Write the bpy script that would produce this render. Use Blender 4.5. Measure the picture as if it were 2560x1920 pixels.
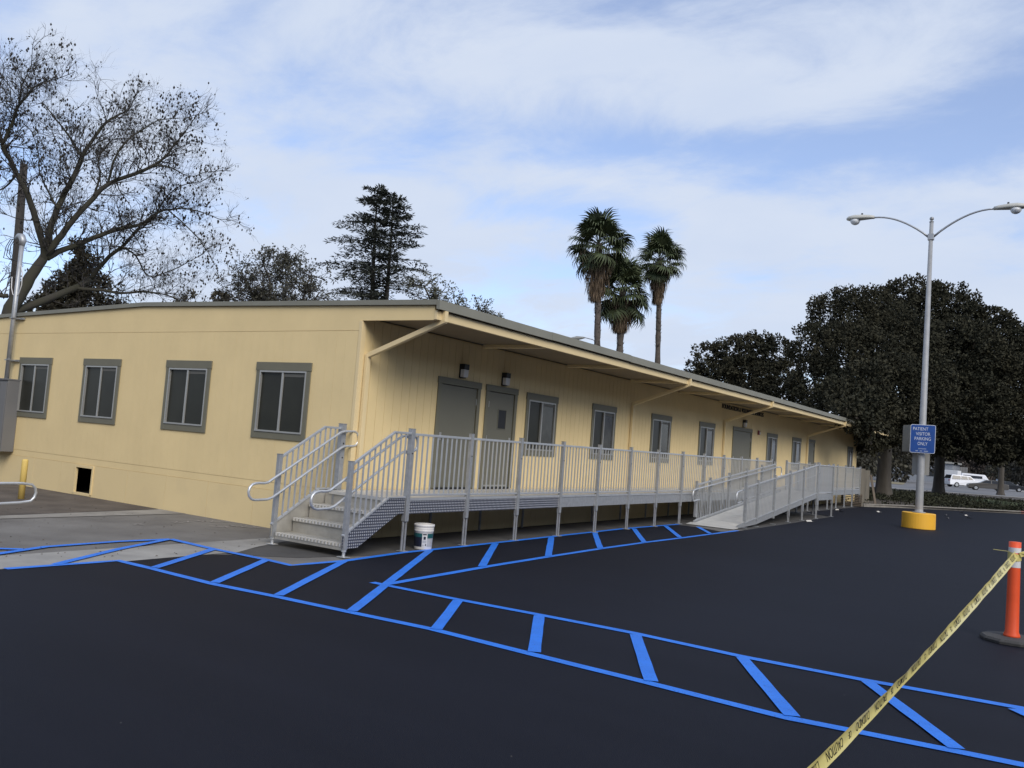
import bpy, bmesh, math, random
from mathutils import Vector, Matrix, noise
R = math.radians
random.seed(7)
for o in list(bpy.data.objects): bpy.data.objects.remove(o)
scene = bpy.context.scene
COL = scene.collection

# ------------------------------------------------------------------ camera
CAM = Vector((9.554, -10.1565, 1.721)); YAW, PIT, ROL, F = -0.5785, 0.0665, 0.0756, 2171.85
fwd = Vector((math.sin(YAW)*math.cos(PIT), math.cos(YAW)*math.cos(PIT), math.sin(PIT)))
r0 = Vector((math.cos(YAW), -math.sin(YAW), 0)); u0 = r0.cross(fwd)
right = r0*math.cos(ROL) + u0*math.sin(ROL); up = -r0*math.sin(ROL) + u0*math.cos(ROL)
cd = bpy.data.cameras.new('camera'); cam = bpy.data.objects.new('camera', cd); COL.objects.link(cam)
cam.matrix_world = Matrix(((right.x, up.x, -fwd.x, CAM.x), (right.y, up.y, -fwd.y, CAM.y), (right.z, up.z, -fwd.z, CAM.z), (0, 0, 0, 1)))
cd.sensor_fit = 'HORIZONTAL'; cd.sensor_width = 36; cd.lens = F/2560*36; cd.clip_start = 0.05; cd.clip_end = 3000
scene.camera = cam
scene.render.resolution_x, scene.render.resolution_y = 1024, 768
def ray(px, py): return fwd + right*((px-1280)/F) - up*((py-960)/F)
def at(px, py, d):                       # world point seen there, at horizontal distance d
    v = ray(px, py); return CAM + v*(d/math.hypot(v.x, v.y))
def gp(px, py, z=0.0):                   # where a sight line meets the ground
    v = ray(px, py); t = (z-CAM.z)/v.z; return CAM + v*t

# ------------------------------------------------------------------ world, sun, exposure
SUN = Vector((0.66, -0.44, 0.62)).normalized()
w = bpy.data.worlds.new('World'); scene.world = w; w.use_nodes = True
nt = w.node_tree; nt.nodes.clear(); N = nt.nodes.new; L = nt.links.new
out = N('ShaderNodeOutputWorld'); bg = N('ShaderNodeBackground'); bg.inputs[1].default_value = 0.13
sky = N('ShaderNodeTexSky'); sky.sky_type = 'NISHITA'; sky.sun_disc = False
sky.sun_elevation = math.asin(SUN.z); sky.sun_rotation = math.atan2(SUN.x, SUN.y)
sky.air_density = 1.0; sky.dust_density = 0.6; sky.ozone_density = 2.0
tc = N('ShaderNodeTexCoord'); sep = N('ShaderNodeSeparateXYZ'); L(tc.outputs['Generated'], sep.inputs[0])
def wm(op, a, b=None, c=None, clamp=False):
    n = N('ShaderNodeMath'); n.operation = op; n.use_clamp = clamp
    for i, v in enumerate((a, b, c)):
        if v is None: continue
        if isinstance(v, (int, float)): n.inputs[i].default_value = v
        else: L(v, n.inputs[i])
    return n.outputs[0]
zz = wm('ADD', wm('MAXIMUM', sep.outputs[2], 0.0), 0.22)
cx = wm('DIVIDE', sep.outputs[0], zz); cy = wm('DIVIDE', sep.outputs[1], zz)
comb = N('ShaderNodeCombineXYZ'); L(cx, comb.inputs[0]); L(cy, comb.inputs[1]); comb.inputs[2].default_value = 3.1
def cloudnoise(scale, detail, rough, dist, loc, rot, scl):
    mp = N('ShaderNodeMapping'); mp.inputs['Location'].default_value = loc; mp.inputs['Rotation'].default_value = (0, 0, rot); mp.inputs['Scale'].default_value = scl
    L(comb.outputs[0], mp.inputs[0]); n = N('ShaderNodeTexNoise'); L(mp.outputs[0], n.inputs['Vector'])
    n.inputs['Scale'].default_value = scale; n.inputs['Detail'].default_value = detail; n.inputs['Roughness'].default_value = rough; n.inputs['Distortion'].default_value = dist
    return n.outputs[0]
n1 = cloudnoise(0.8, 3, 0.5, 0.5, (1.3, 1.6, 0), 0.6, (1, 1.4, 1))
n2 = cloudnoise(3.0, 9, 0.62, 0.35, (0.7, 1.9, 0), 0.4, (1, 1.35, 1))
den = wm('ADD', wm('MULTIPLY', n1, 1.0), wm('MULTIPLY', wm('SUBTRACT', n2, 0.5), 0.46))
mr = N('ShaderNodeMapRange'); mr.interpolation_type = 'SMOOTHSTEP'; L(den, mr.inputs[0])
mr.inputs[1].default_value = 0.36; mr.inputs[2].default_value = 0.58; mr.inputs[3].default_value = 0.24; mr.inputs[4].default_value = 0.97
n3 = cloudnoise(2.2, 5, 0.55, 0.2, (4.1, 3.3, 0), 0.2, (1, 1.3, 1))
cr = N('ShaderNodeMix'); cr.data_type = 'RGBA'; L(n3, cr.inputs[0]); cr.inputs[6].default_value = (4.5, 5.25, 6.7, 1); cr.inputs[7].default_value = (5.6, 6.1, 7.0, 1)
tint = N('ShaderNodeMix'); tint.data_type = 'RGBA'; tint.blend_type = 'MULTIPLY'; tint.inputs[0].default_value = 1; L(sky.outputs[0], tint.inputs[6]); tint.inputs[7].default_value = (1.36, 1.34, 1.5, 1)
mixc = N('ShaderNodeMix'); mixc.data_type = 'RGBA'; L(mr.outputs[0], mixc.inputs[0]); L(tint.outputs[2], mixc.inputs[6]); L(cr.outputs[2], mixc.inputs[7])
L(mixc.outputs[2], bg.inputs[0]); L(bg.outputs[0], out.inputs[0])
sd = bpy.data.lights.new('sun', 'SUN'); sd.energy = 2.8; sd.angle = R(34); sd.color = (1.0, 0.93, 0.82)
so = bpy.data.objects.new('sun', sd); COL.objects.link(so); so.rotation_euler = SUN.to_track_quat('Z', 'Y').to_euler(); so.location = (0, 0, 60)
vs = scene.view_settings; vs.view_transform = 'Standard'; vs.look = 'None'; vs.exposure = 0.0; vs.gamma = 1.0; vs.use_curve_mapping = False

# ------------------------------------------------------------------ materials
MATS = {}
def mat(name, c, rough=0.7, metal=0.0, var=0.0, vscale=3.0, bump=0.0, bscale=60.0, c2=None, spec=0.5, island=0.0, stretch=None, contrast=(0.3, 0.7)):
    if name in MATS: return MATS[name]
    m = bpy.data.materials.new(name); m.use_nodes = True; t = m.node_tree; b = t.nodes['Principled BSDF']
    b.inputs['Base Color'].default_value = (*c, 1); b.inputs['Roughness'].default_value = rough; b.inputs['Metallic'].default_value = metal
    b.inputs['Specular IOR Level'].default_value = spec
    tcn = t.nodes.new('ShaderNodeTexCoord'); vec = tcn.outputs['Object']
    if stretch:
        mp = t.nodes.new('ShaderNodeMapping'); mp.inputs['Scale'].default_value = stretch; t.links.new(vec, mp.inputs[0]); vec = mp.outputs[0]
    col = None
    if var or c2:
        n = t.nodes.new('ShaderNodeTexNoise'); n.inputs['Scale'].default_value = vscale; n.inputs['Detail'].default_value = 7; n.inputs['Roughness'].default_value = 0.6
        t.links.new(vec, n.inputs['Vector'])
        rp = t.nodes.new('ShaderNodeValToRGB'); rp.color_ramp.elements[0].position = contrast[0]; rp.color_ramp.elements[1].position = contrast[1]
        d = c2 if c2 else tuple(x*(1-var) for x in c)
        e = c if c2 else tuple(min(1, x*(1+var*0.6)) for x in c)
        rp.color_ramp.elements[0].color = (*d, 1); rp.color_ramp.elements[1].color = (*e, 1)
        t.links.new(n.outputs[0], rp.inputs[0]); col = rp.outputs[0]
    if island:
        g = t.nodes.new('ShaderNodeNewGeometry'); hs = t.nodes.new('ShaderNodeHueSaturation')
        mm = t.nodes.new('ShaderNodeMapRange'); mm.inputs[3].default_value = 1-island; mm.inputs[4].default_value = 1+island
        t.links.new(g.outputs['Random Per Island'], mm.inputs[0]); t.links.new(mm.outputs[0], hs.inputs['Value'])
        if col: t.links.new(col, hs.inputs['Color'])
        else: hs.inputs['Color'].default_value = (*c, 1)
        col = hs.outputs[0]
    if col: t.links.new(col, b.inputs['Base Color'])
    if bump:
        nb = t.nodes.new('ShaderNodeTexNoise'); nb.inputs['Scale'].default_value = bscale; nb.inputs['Detail'].default_value = 4
        t.links.new(vec, nb.inputs['Vector'])
        bp = t.nodes.new('ShaderNodeBump'); bp.inputs['Strength'].default_value = bump; bp.inputs['Distance'].default_value = 0.01
        t.links.new(nb.outputs[0], bp.inputs['Height']); t.links.new(bp.outputs[0], b.inputs['Normal'])
    MATS[name] = m; return m
BEIGE = (0.74, 0.585, 0.31)
M_beige = mat('beige_paint', BEIGE, 0.75, var=0.06, vscale=1.2, bump=0.15, bscale=90)
M_beige2 = mat('beige_skirt_paint', (0.71, 0.565, 0.305), 0.8, c2=(0.66, 0.525, 0.29), vscale=1.6, bump=0.15, bscale=70, contrast=(0.25, 0.5))
M_beiget = mat('beige_trim_paint', (0.72, 0.58, 0.33), 0.65, var=0.05, vscale=2)
M_trim = mat('grey_green_trim_paint', (0.150, 0.144, 0.104), 0.6, var=0.06, vscale=4)
M_door = mat('grey_green_door_paint', (0.138, 0.135, 0.104), 0.55, var=0.05, vscale=2)
M_fasc = mat('grey_metal_fascia', (0.205, 0.203, 0.165), 0.55, var=0.10, vscale=1.5)
M_roof = mat('roof_membrane', (0.30, 0.30, 0.28), 0.9, var=0.2)
M_alu = mat('mill_aluminium', (0.58, 0.60, 0.62), 0.42, 0.6, var=0.10, vscale=6)
M_alud = mat('aluminium_deck', (0.60, 0.59, 0.555), 0.55, 0.35, var=0.12, vscale=3, bump=0.2, bscale=40)
M_galv = mat('galvanised_steel', (0.40, 0.415, 0.43), 0.5, 0.55, var=0.16, vscale=14)
M_galvd = mat('galvanised_steel_leg', (0.33, 0.34, 0.35), 0.5, 0.55, var=0.2, vscale=10)
M_winf = mat('window_aluminium', (0.42, 0.42, 0.40), 0.4, 0.5, var=0.05)
M_glass = mat('dark_window_glass', (0.027, 0.028, 0.022), 0.3, spec=0.24, var=0.3, vscale=1.2)
M_glass2 = mat('reflection_toned_glass', (0.05, 0.051, 0.045), 0.15, spec=0.4, var=0.45, vscale=2.5)  # right facade panes: reflection put into a lighter, mottled colour
M_blind = mat('window_blind', (0.11, 0.11, 0.10), 0.6, spec=0.3)
M_black = mat('black_plastic', (0.012, 0.012, 0.013), 0.5)
M_white = mat('white_plastic', (0.62, 0.61, 0.60), 0.45)
M_letter = mat('black_letters', (0.008, 0.008, 0.009), 0.6)
M_red = mat('red_plastic', (0.19, 0.02, 0.018), 0.4)
M_yel = mat('yellow_safety_paint', (0.80, 0.43, 0.035), 0.6, c2=(0.50, 0.27, 0.05), contrast=(0.22, 0.42), vscale=3, bump=0.2, bscale=40)
M_yel2 = mat('pale_yellow_paint', (0.66, 0.48, 0.14), 0.7, c2=(0.20, 0.18, 0.13), vscale=5, contrast=(0.27, 0.33))
M_orange = mat('orange_plastic', (0.72, 0.085, 0.022), 0.5, var=0.08, vscale=6)
M_refl = mat('reflective_white', (0.62, 0.63, 0.66), 0.4)
M_rubber = mat('recycled_rubber', (0.055, 0.055, 0.055), 0.9, var=0.3, vscale=60, bump=0.8, bscale=120)
M_tape = mat('yellow_tape', (0.56, 0.50, 0.19), 0.32, var=0.06, vscale=20)
M_wood = mat('weathered_wood', (0.13, 0.105, 0.08), 0.9, var=0.3, vscale=5, stretch=(1, 1, 0.2))
M_pole = mat('utility_pole_wood', (0.058, 0.050, 0.044), 0.9, var=0.3, vscale=6, stretch=(1, 1, 0.15))
M_signb = mat('sign_blue', (0.018, 0.075, 0.30), 0.45, var=0.12, vscale=4)
M_signw = mat('sign_white', (0.62, 0.66, 0.74), 0.5)
M_signbk = mat('sign_back_aluminium', (0.22, 0.22, 0.20), 0.6, 0.3, var=0.15)
M_lamp = mat('lamp_housing', (0.46, 0.46, 0.42), 0.55, var=0.08)
M_lens = mat('lamp_lens', (0.66, 0.68, 0.70), 0.12)
M_bark = mat('grey_bark', (0.075, 0.066, 0.055), 0.95, var=0.35, vscale=5, bump=0.6, bscale=20)
M_barkj = mat('dark_bark', (0.040, 0.036, 0.031), 0.95, c2=(0.038, 0.038, 0.022), vscale=2.5, bump=0.6, bscale=16)
M_twig = mat('twig_bark', (0.040, 0.036, 0.033), 0.95)
M_pod = mat('seed_pod', (0.030, 0.027, 0.024), 0.8, island=0.5)
M_barkf = mat('ficus_bark', (0.068, 0.060, 0.050), 0.95, var=0.3, vscale=3, bump=0.6, bscale=10, stretch=(1, 1, 0.3))
def leaf(name, c, c2, island=0.45, sc=0.6, rough=0.6, spec=0.3): return mat(name, c, rough, c2=c2, vscale=sc, island=island, spec=spec)
M_ficus = leaf('ficus_leaf', (0.050, 0.047, 0.031), (0.024, 0.026, 0.019), 0.4, 0.45, 0.85, 0.06)
M_cedar = leaf('cedar_needle', (0.078, 0.086, 0.070), (0.054, 0.060, 0.048), 0.4)
M_small = leaf('small_leaf', (0.062, 0.062, 0.042), (0.044, 0.042, 0.034), 0.5)
M_small2 = leaf('pale_leaf', (0.085, 0.088, 0.052), (0.055, 0.052, 0.038), 0.5)
M_dark = leaf('dark_evergreen_leaf', (0.085, 0.075, 0.045), (0.055, 0.048, 0.034), 0.5)
M_palm = leaf('palm_leaf', (0.040, 0.056, 0.026), (0.066, 0.076, 0.032), 0.35, 1.0)
M_dead = leaf('dead_palm_leaf', (0.165, 0.118, 0.075), (0.085, 0.065, 0.048), 0.4, 1.2, 0.85, 0.1)
M_palmtrunk = mat('palm_trunk', (0.085, 0.072, 0.062), 0.95, var=0.35, vscale=6, bump=0.8, bscale=18)
M_ivy = leaf('ground_cover_leaf', (0.040, 0.043, 0.026), (0.024, 0.026, 0.018), 0.5, 1.0, 0.8, 0.1)
M_soil = mat('planting_soil', (0.060, 0.050, 0.038), 0.95, var=0.4, vscale=4, bump=0.6, bscale=25)
M_kerb = mat('kerb_concrete', (0.24, 0.225, 0.20), 0.9, var=0.25, vscale=3, bump=0.3, bscale=40)
M_kerbr = mat('red_kerb_paint', (0.26, 0.125, 0.11), 0.85, var=0.25, vscale=5)
M_old = mat('old_asphalt', (0.185, 0.178, 0.165), 0.92, c2=(0.105, 0.098, 0.09), vscale=0.9, bump=0.5, bscale=90, contrast=(0.3, 0.72))
M_pad = mat('dark_asphalt', (0.075, 0.072, 0.068), 0.92, c2=(0.042, 0.040, 0.038), vscale=1.1, bump=0.5, bscale=90)  # darker asphalt tone for the sheet under walkway, stairs and ramp
M_soffit = mat('shaded_soffit_paint', (0.24, 0.19, 0.12), 0.8, var=0.1, vscale=2)  # beige soffit with the canopy shade put into a darker brown
M_nose = mat('bare_aluminium_nosing', (0.72, 0.71, 0.68), 0.4, 0.5)
M_riser = mat('aluminium_riser', (0.40, 0.385, 0.345), 0.55, 0.3, var=0.2, vscale=5)
M_dirt = mat('dirty_pavement', (0.125, 0.105, 0.085), 0.95, c2=(0.058, 0.046, 0.037), vscale=1.6, bump=0.5, bscale=60, contrast=(0.3, 0.75))
M_conc = mat('gutter_concrete', (0.33, 0.32, 0.295), 0.9, c2=(0.19, 0.185, 0.175), vscale=1.0, bump=0.3, bscale=60, contrast=(0.3, 0.65))
M_conc2 = mat('concrete_band', (0.30, 0.285, 0.255), 0.9, c2=(0.17, 0.16, 0.145), vscale=2.0, bump=0.3, bscale=60)
M_street = mat('street_asphalt', (0.15, 0.15, 0.155), 0.9, var=0.2, vscale=0.3)
M_lawn = mat('dry_lawn', (0.22, 0.19, 0.11), 0.95, var=0.35, vscale=0.5)
M_side = mat('pale_concrete', (0.30, 0.285, 0.26), 0.9, var=0.15, vscale=0.5)

def asphalt():
    m = bpy.data.materials.new('sealed_asphalt'); m.use_nodes = True; t = m.node_tree; b = t.nodes['Principled BSDF']; n = t.nodes.new; l = t.links.new
    tcn = n('ShaderNodeTexCoord')
    big = n('ShaderNodeTexNoise'); big.inputs['Scale'].default_value = 0.22; big.inputs['Detail'].default_value = 5; l(tcn.outputs['Object'], big.inputs['Vector'])
    mp = n('ShaderNodeMapping'); mp.inputs['Rotation'].default_value = (0, 0, 0.5); mp.inputs['Scale'].default_value = (0.25, 2.2, 1); l(tcn.outputs['Object'], mp.inputs[0])
    sw = n('ShaderNodeTexNoise'); sw.inputs['Scale'].default_value = 0.8; sw.inputs['Detail'].default_value = 4; l(mp.outputs[0], sw.inputs['Vector'])
    fine = n('ShaderNodeTexNoise'); fine.inputs['Scale'].default_value = 140; fine.inputs['Detail'].default_value = 3; l(tcn.outputs['Object'], fine.inputs['Vector'])
    a1 = n('ShaderNodeMath'); a1.operation = 'ADD'; l(big.outputs[0], a1.inputs[0]); l(sw.outputs[0], a1.inputs[1])
    a2 = n('ShaderNodeMath'); a2.operation = 'MULTIPLY_ADD'; l(fine.outputs[0], a2.inputs[0]); a2.inputs[1].default_value = 0.9; l(a1.outputs[0], a2.inputs[2])
    rp = n('ShaderNodeValToRGB'); rp.color_ramp.elements[0].position = 0.0; rp.color_ramp.elements[1].position = 1.0
    mrn = n('ShaderNodeMapRange'); mrn.inputs[1].default_value = 1.0; mrn.inputs[2].default_value = 1.95; l(a2.outputs[0], mrn.inputs[0]); l(mrn.outputs[0], rp.inputs[0])
    rp.color_ramp.elements[0].color = (0.0036, 0.0044, 0.0090, 1); rp.color_ramp.elements[1].color = (0.0080, 0.0093, 0.0170, 1)
    # tiny pale specks of grit
    vo = n('ShaderNodeTexVoronoi'); vo.inputs['Scale'].default_value = 7.0; l(tcn.outputs['Object'], vo.inputs['Vector'])
    lt = n('ShaderNodeMath'); lt.operation = 'LESS_THAN'; l(vo.outputs['Distance'], lt.inputs[0]); lt.inputs[1].default_value = 0.035
    sc = n('ShaderNodeSeparateColor'); l(vo.outputs['Color'], sc.inputs[0])
    gt = n('ShaderNodeMath'); gt.operation = 'GREATER_THAN'; l(sc.outputs[0], gt.inputs[0]); gt.inputs[1].default_value = 0.93
    mu = n('ShaderNodeMath'); mu.operation = 'MULTIPLY'; l(lt.outputs[0], mu.inputs[0]); l(gt.outputs[0], mu.inputs[1])
    mx = n('ShaderNodeMix'); mx.data_type = 'RGBA'; l(mu.outputs[0], mx.inputs[0]); l(rp.outputs[0], mx.inputs[6]); mx.inputs[7].default_value = (0.16, 0.15, 0.14, 1)
    l(mx.outputs[2], b.inputs['Base Color']); b.inputs['Roughness'].default_value = 0.72; b.inputs['Specular IOR Level'].default_value = 0.16
    bp = n('ShaderNodeBump'); bp.inputs['Strength'].default_value = 0.45; bp.inputs['Distance'].default_value = 0.006; l(fine.outputs[0], bp.inputs['Height']); l(bp.outputs[0], b.inputs['Normal'])
    return m
M_asph = asphalt()
def bluepaint():
    m = bpy.data.materials.new('blue_line_paint'); m.use_nodes = True; t = m.node_tree; b = t.nodes['Principled BSDF']; n = t.nodes.new; l = t.links.new
    tcn = n('ShaderNodeTexCoord'); a = n('ShaderNodeTexNoise'); a.inputs['Scale'].default_value = 4; a.inputs['Detail'].default_value = 8; l(tcn.outputs['Object'], a.inputs['Vector'])
    rp = n('ShaderNodeValToRGB'); rp.color_ramp.elements[0].position = 0.25; rp.color_ramp.elements[1].position = 0.6
    rp.color_ramp.elements[0].color = (0.014, 0.150, 0.62, 1); rp.color_ramp.elements[1].color = (0.018, 0.185, 0.74, 1); l(a.outputs[0], rp.inputs[0]); l(rp.outputs[0], b.inputs['Base Color'])
    b.inputs['Roughness'].default_value = 0.6
    f = n('ShaderNodeTexNoise'); f.inputs['Scale'].default_value = 140; l(tcn.outputs['Object'], f.inputs['Vector'])
    wr = n('ShaderNodeTexNoise'); wr.inputs['Scale'].default_value = 55; wr.inputs['Detail'].default_value = 6; wr.inputs['Roughness'].default_value = 0.7; l(tcn.outputs['Object'], wr.inputs['Vector'])
    wm_ = n('ShaderNodeMapRange'); wm_.inputs[1].default_value = 0.31; wm_.inputs[2].default_value = 0.42; l(wr.outputs[0], wm_.inputs[0])
    mxp = n('ShaderNodeMix'); mxp.data_type = 'RGBA'; l(wm_.outputs[0], mxp.inputs[0]); mxp.inputs[6].default_value = (0.010, 0.03, 0.09, 1); l(rp.outputs[0], mxp.inputs[7]); l(mxp.outputs[2], b.inputs['Base Color'])
    bp = n('ShaderNodeBump'); bp.inputs['Strength'].default_value = 0.3; bp.inputs['Distance'].default_value = 0.005; l(f.outputs[0], bp.inputs['Height']); l(bp.outputs[0], b.inputs['Normal'])
    return m
M_blue = bluepaint()
def treadplate():
    m = bpy.data.materials.new('tread_plate'); m.use_nodes = True; t = m.node_tree; b = t.nodes['Principled BSDF']; n = t.nodes.new; l = t.links.new
    tcn = n('ShaderNodeTexCoord'); mp = n('ShaderNodeMapping'); mp.inputs['Rotation'].default_value = (R(45), 0, 0); mp.inputs['Scale'].default_value = (1, 110, 110); l(tcn.outputs['Object'], mp.inputs[0])
    sx = n('ShaderNodeSeparateXYZ'); l(mp.outputs[0], sx.inputs[0])
    s1 = n('ShaderNodeMath'); s1.operation = 'SINE'; l(sx.outputs[1], s1.inputs[0]); s2 = n('ShaderNodeMath'); s2.operation = 'SINE'; l(sx.outputs[2], s2.inputs[0])
    mu = n('ShaderNodeMath'); mu.operation = 'MULTIPLY'; l(s1.outputs[0], mu.inputs[0]); l(s2.outputs[0], mu.inputs[1])
    mr_ = n('ShaderNodeMapRange'); mr_.inputs[1].default_value = 0.05; mr_.inputs[2].default_value = 0.5; l(mu.outputs[0], mr_.inputs[0])
    mx = n('ShaderNodeMix'); mx.data_type = 'RGBA'; l(mr_.outputs[0], mx.inputs[0]); mx.inputs[6].default_value = (0.10, 0.11, 0.14, 1); mx.inputs[7].default_value = (0.66, 0.66, 0.68, 1)
    l(mx.outputs[2], b.inputs['Base Color']); b.inputs['Metallic'].default_value = 0.6; b.inputs['Roughness'].default_value = 0.4
    bp = n('ShaderNodeBump'); bp.inputs['Strength'].default_value = 0.8; bp.inputs['Distance'].default_value = 0.003; l(mr_.outputs[0], bp.inputs['Height']); l(bp.outputs[0], b.inputs['Normal'])
    return m
M_plate = treadplate()

# ------------------------------------------------------------------ helpers
def empty(name, loc=(0, 0, 0), rz=0.0):
    o = bpy.data.objects.new(name, None); o.empty_display_size = 0.3; COL.objects.link(o); o.location = loc; o.rotation_euler = (0, 0, rz); return o
def tag(o, label=None, cat=None, group=None, kind=None):
    if label: o['label'] = label
    if cat: o['category'] = cat
    if group: o['group'] = group
    if kind: o['kind'] = kind
    return o
class MB:
    def __init__(s): s.v = []; s.f = []
    def quad(s, a, b, c, d):
        i = len(s.v); s.v += [tuple(a), tuple(b), tuple(c), tuple(d)]; s.f.append((i, i+1, i+2, i+3)); return s
    def tri(s, a, b, c):
        i = len(s.v); s.v += [tuple(a), tuple(b), tuple(c)]; s.f.append((i, i+1, i+2)); return s
    def box(s, x0, x1, y0, y1, z0, z1):
        i = len(s.v); s.v += [(x, y, z) for z in (z0, z1) for y in (y0, y1) for x in (x0, x1)]
        s.f += [tuple(i+k for k in q) for q in ((0, 2, 3, 1), (4, 5, 7, 6), (0, 1, 5, 4), (2, 6, 7, 3), (0, 4, 6, 2), (1, 3, 7, 5))]; return s
    def bar(s, a, b, wd, h, upv=(0, 0, 1)):
        a = Vector(a); b = Vector(b); d = (b-a).normalized(); u = Vector(upv)
        if abs(d.dot(u)) > 0.99: u = Vector((0, 1, 0))
        sd_ = d.cross(u).normalized(); u = sd_.cross(d); i = len(s.v)
        for p in (a, b):
            for (q, r) in ((-1, -1), (1, -1), (1, 1), (-1, 1)): s.v.append(tuple(p+sd_*(q*wd/2)+u*(r*h/2)))
        s.f += [(i, i+1, i+2, i+3), (i+7, i+6, i+5, i+4)]+[(i+k, i+4+k, i+4+(k+1) % 4, i+(k+1) % 4) for k in range(4)]; return s
    def tube(s, pts, rad, n=8, cap=True):
        pts = [Vector(p) for p in pts]; rs = rad if isinstance(rad, (list, tuple)) else [rad]*len(pts)
        i0 = len(s.v); pu = None
        for k, p in enumerate(pts):
            d = (pts[min(k+1, len(pts)-1)]-pts[max(k-1, 0)])
            d = d.normalized() if d.length > 1e-9 else Vector((0, 0, 1))
            if pu is None: pu = Vector((0, 0, 1)) if abs(d.z) < 0.9 else Vector((1, 0, 0))
            sdv = d.cross(pu)
            if sdv.length < 1e-6: sdv = d.cross(Vector((0, 1, 0.1)))
            sdv.normalize(); pu = sdv.cross(d).normalized()
            for j in range(n):
                a = 2*math.pi*j/n; s.v.append(tuple(p+(sdv*math.cos(a)+pu*math.sin(a))*rs[k]))
        for k in range(len(pts)-1):
            for j in range(n):
                a = i0+k*n+j; b = i0+k*n+(j+1) % n; s.f.append((a, a+n, b+n, b))
        if cap and n > 2:
            s.f.append(tuple(i0+j for j in range(n))); e = i0+(len(pts)-1)*n; s.f.append(tuple(e+n-1-j for j in range(n)))
        return s
    def lathe(s, prof, c=(0, 0, 0), n=24, close=True):
        i0 = len(s.v); c = Vector(c)
        for (r, z) in prof:
            for j in range(n): a = 2*math.pi*j/n; s.v.append((c.x+r*math.cos(a), c.y+r*math.sin(a), c.z+z))
        for k in range(len(prof)-1):
            for j in range(n): a = i0+k*n+j; b = i0+k*n+(j+1) % n; s.f.append((a, b, b+n, a+n))
        if close:
            s.f.append(tuple(i0+n-1-j for j in range(n))); e = i0+(len(prof)-1)*n; s.f.append(tuple(e+j for j in range(n)))
        return s
    def poly(s, pts, z):
        i = len(s.v); s.v += [(p[0], p[1], z) for p in pts]; s.f.append(tuple(range(i, i+len(pts)))); return s
    def prism(s, pts, d0, d1, axis):      # pts in the plane across `axis`, extruded along it
        def mk(p, d): return (d, p[0], p[1]) if axis == 0 else ((p[0], d, p[1]) if axis == 1 else (p[0], p[1], d))
        i = len(s.v); n = len(pts); s.v += [mk(p, d0) for p in pts]+[mk(p, d1) for p in pts]
        s.f += [tuple(range(i, i+n)), tuple(range(i+2*n-1, i+n-1, -1))]+[(i+k, i+n+k, i+n+(k+1) % n, i+(k+1) % n) for k in range(n)]; return s
    def build(s, name, m, parent=None, smooth=False, loc=None, bevel=0, fix=True):
        me = bpy.data.meshes.new(name); me.from_pydata(s.v, [], s.f); me.materials.append(m)
        if fix:
            bm = bmesh.new(); bm.from_mesh(me); bmesh.ops.recalc_face_normals(bm, faces=bm.faces); bm.to_mesh(me); bm.free()
        if smooth:
            for p in me.polygons: p.use_smooth = True
        o = bpy.data.objects.new(name, me); COL.objects.link(o)
        if parent: o.parent = parent
        if loc: o.location = loc
        if bevel:
            bv = o.modifiers.new('bevel', 'BEVEL'); bv.width = bevel; bv.segments = 2; bv.limit_method = 'ANGLE'
        return o
def link_copy(o, parent=None, loc=None):
    c = o.copy(); COL.objects.link(c)
    if parent is not None: c.parent = parent
    if loc is not None: c.location = loc
    return c
def text_mesh(txt, size, extrude=0.0, align='CENTER', sx=1.0, spacing=1.0, bold=0.0):
    c = bpy.data.curves.new('t', 'FONT'); c.body = txt; c.size = size; c.align_x = align; c.extrude = extrude; c.space_character = spacing; c.resolution_u = 3; c.offset = bold
    o = bpy.data.objects.new('t', c); COL.objects.link(o); bpy.context.view_layer.update()
    me = bpy.data.meshes.new_from_object(o.evaluated_get(bpy.context.evaluated_depsgraph_get())); bpy.data.objects.remove(o)
    for v in me.vertices: v.co.x *= sx
    return me
def text_obj(name, txt, size, m, parent, mw, extrude=0.0, align='CENTER', sx=1.0, spacing=1.0, bold=0.0):
    me = text_mesh(txt, size, extrude, align, sx, spacing, bold); me.transform(mw); me.materials.clear(); me.materials.append(m)
    me.name = name; o = bpy.data.objects.new(name, me); COL.objects.link(o)
    if parent: o.parent = parent
    return o
def frame_mat(origin, xa, ya):
    xa = Vector(xa).normalized(); ya = Vector(ya).normalized(); za = xa.cross(ya)
    return Matrix(((xa.x, ya.x, za.x, origin[0]), (xa.y, ya.y, za.y, origin[1]), (xa.z, ya.z, za.z, origin[2]), (0, 0, 0, 1)))

# ================================================================== SETTING: ground, paving, street
def sheet(name, pts, z, m, sub=None):
    return tag(MB().poly(pts, z).build(name, m), kind='structure')
sheet('ground', [(-900, -900), (900, -900), (900, 1500), (-900, 1500)], -0.012, M_old)
lot_edge = [(0.05, -60), (0.195, -5.29), (0.315, -3.87), (0.29, -2.95), (0.42, -2.54)]
for px in ((667, 1402), (727, 1416), (862, 1405), (1004, 1385), (1157, 1369), (1391, 1342), (1564, 1322), (1697, 1312.6), (1742, 1317), (1803, 1329), (1850, 1327), (1987, 1307), (2078, 1292)):
    p = gp(*px); lot_edge.append((p.x, p.y))
lot_edge += [(1.45, 22.2), (1.5, 32.0), (2.77, 35.1), (7.2, 42.6), (18.0, 61.0), (90, 61), (90, -60)]
sheet('parking_lot', lot_edge, 0.0, M_asph)
sheet('gutter_strip', [(-0.70, -60), (0.04, -60), (0.185, -5.29), (0.305, -3.87), (0.28, -2.95), (0.30, -2.3), (0.02, -1.75), (-0.25, -1.0), (-0.28, -0.03), (-0.66, -0.03)], -0.004, M_conc)
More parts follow.
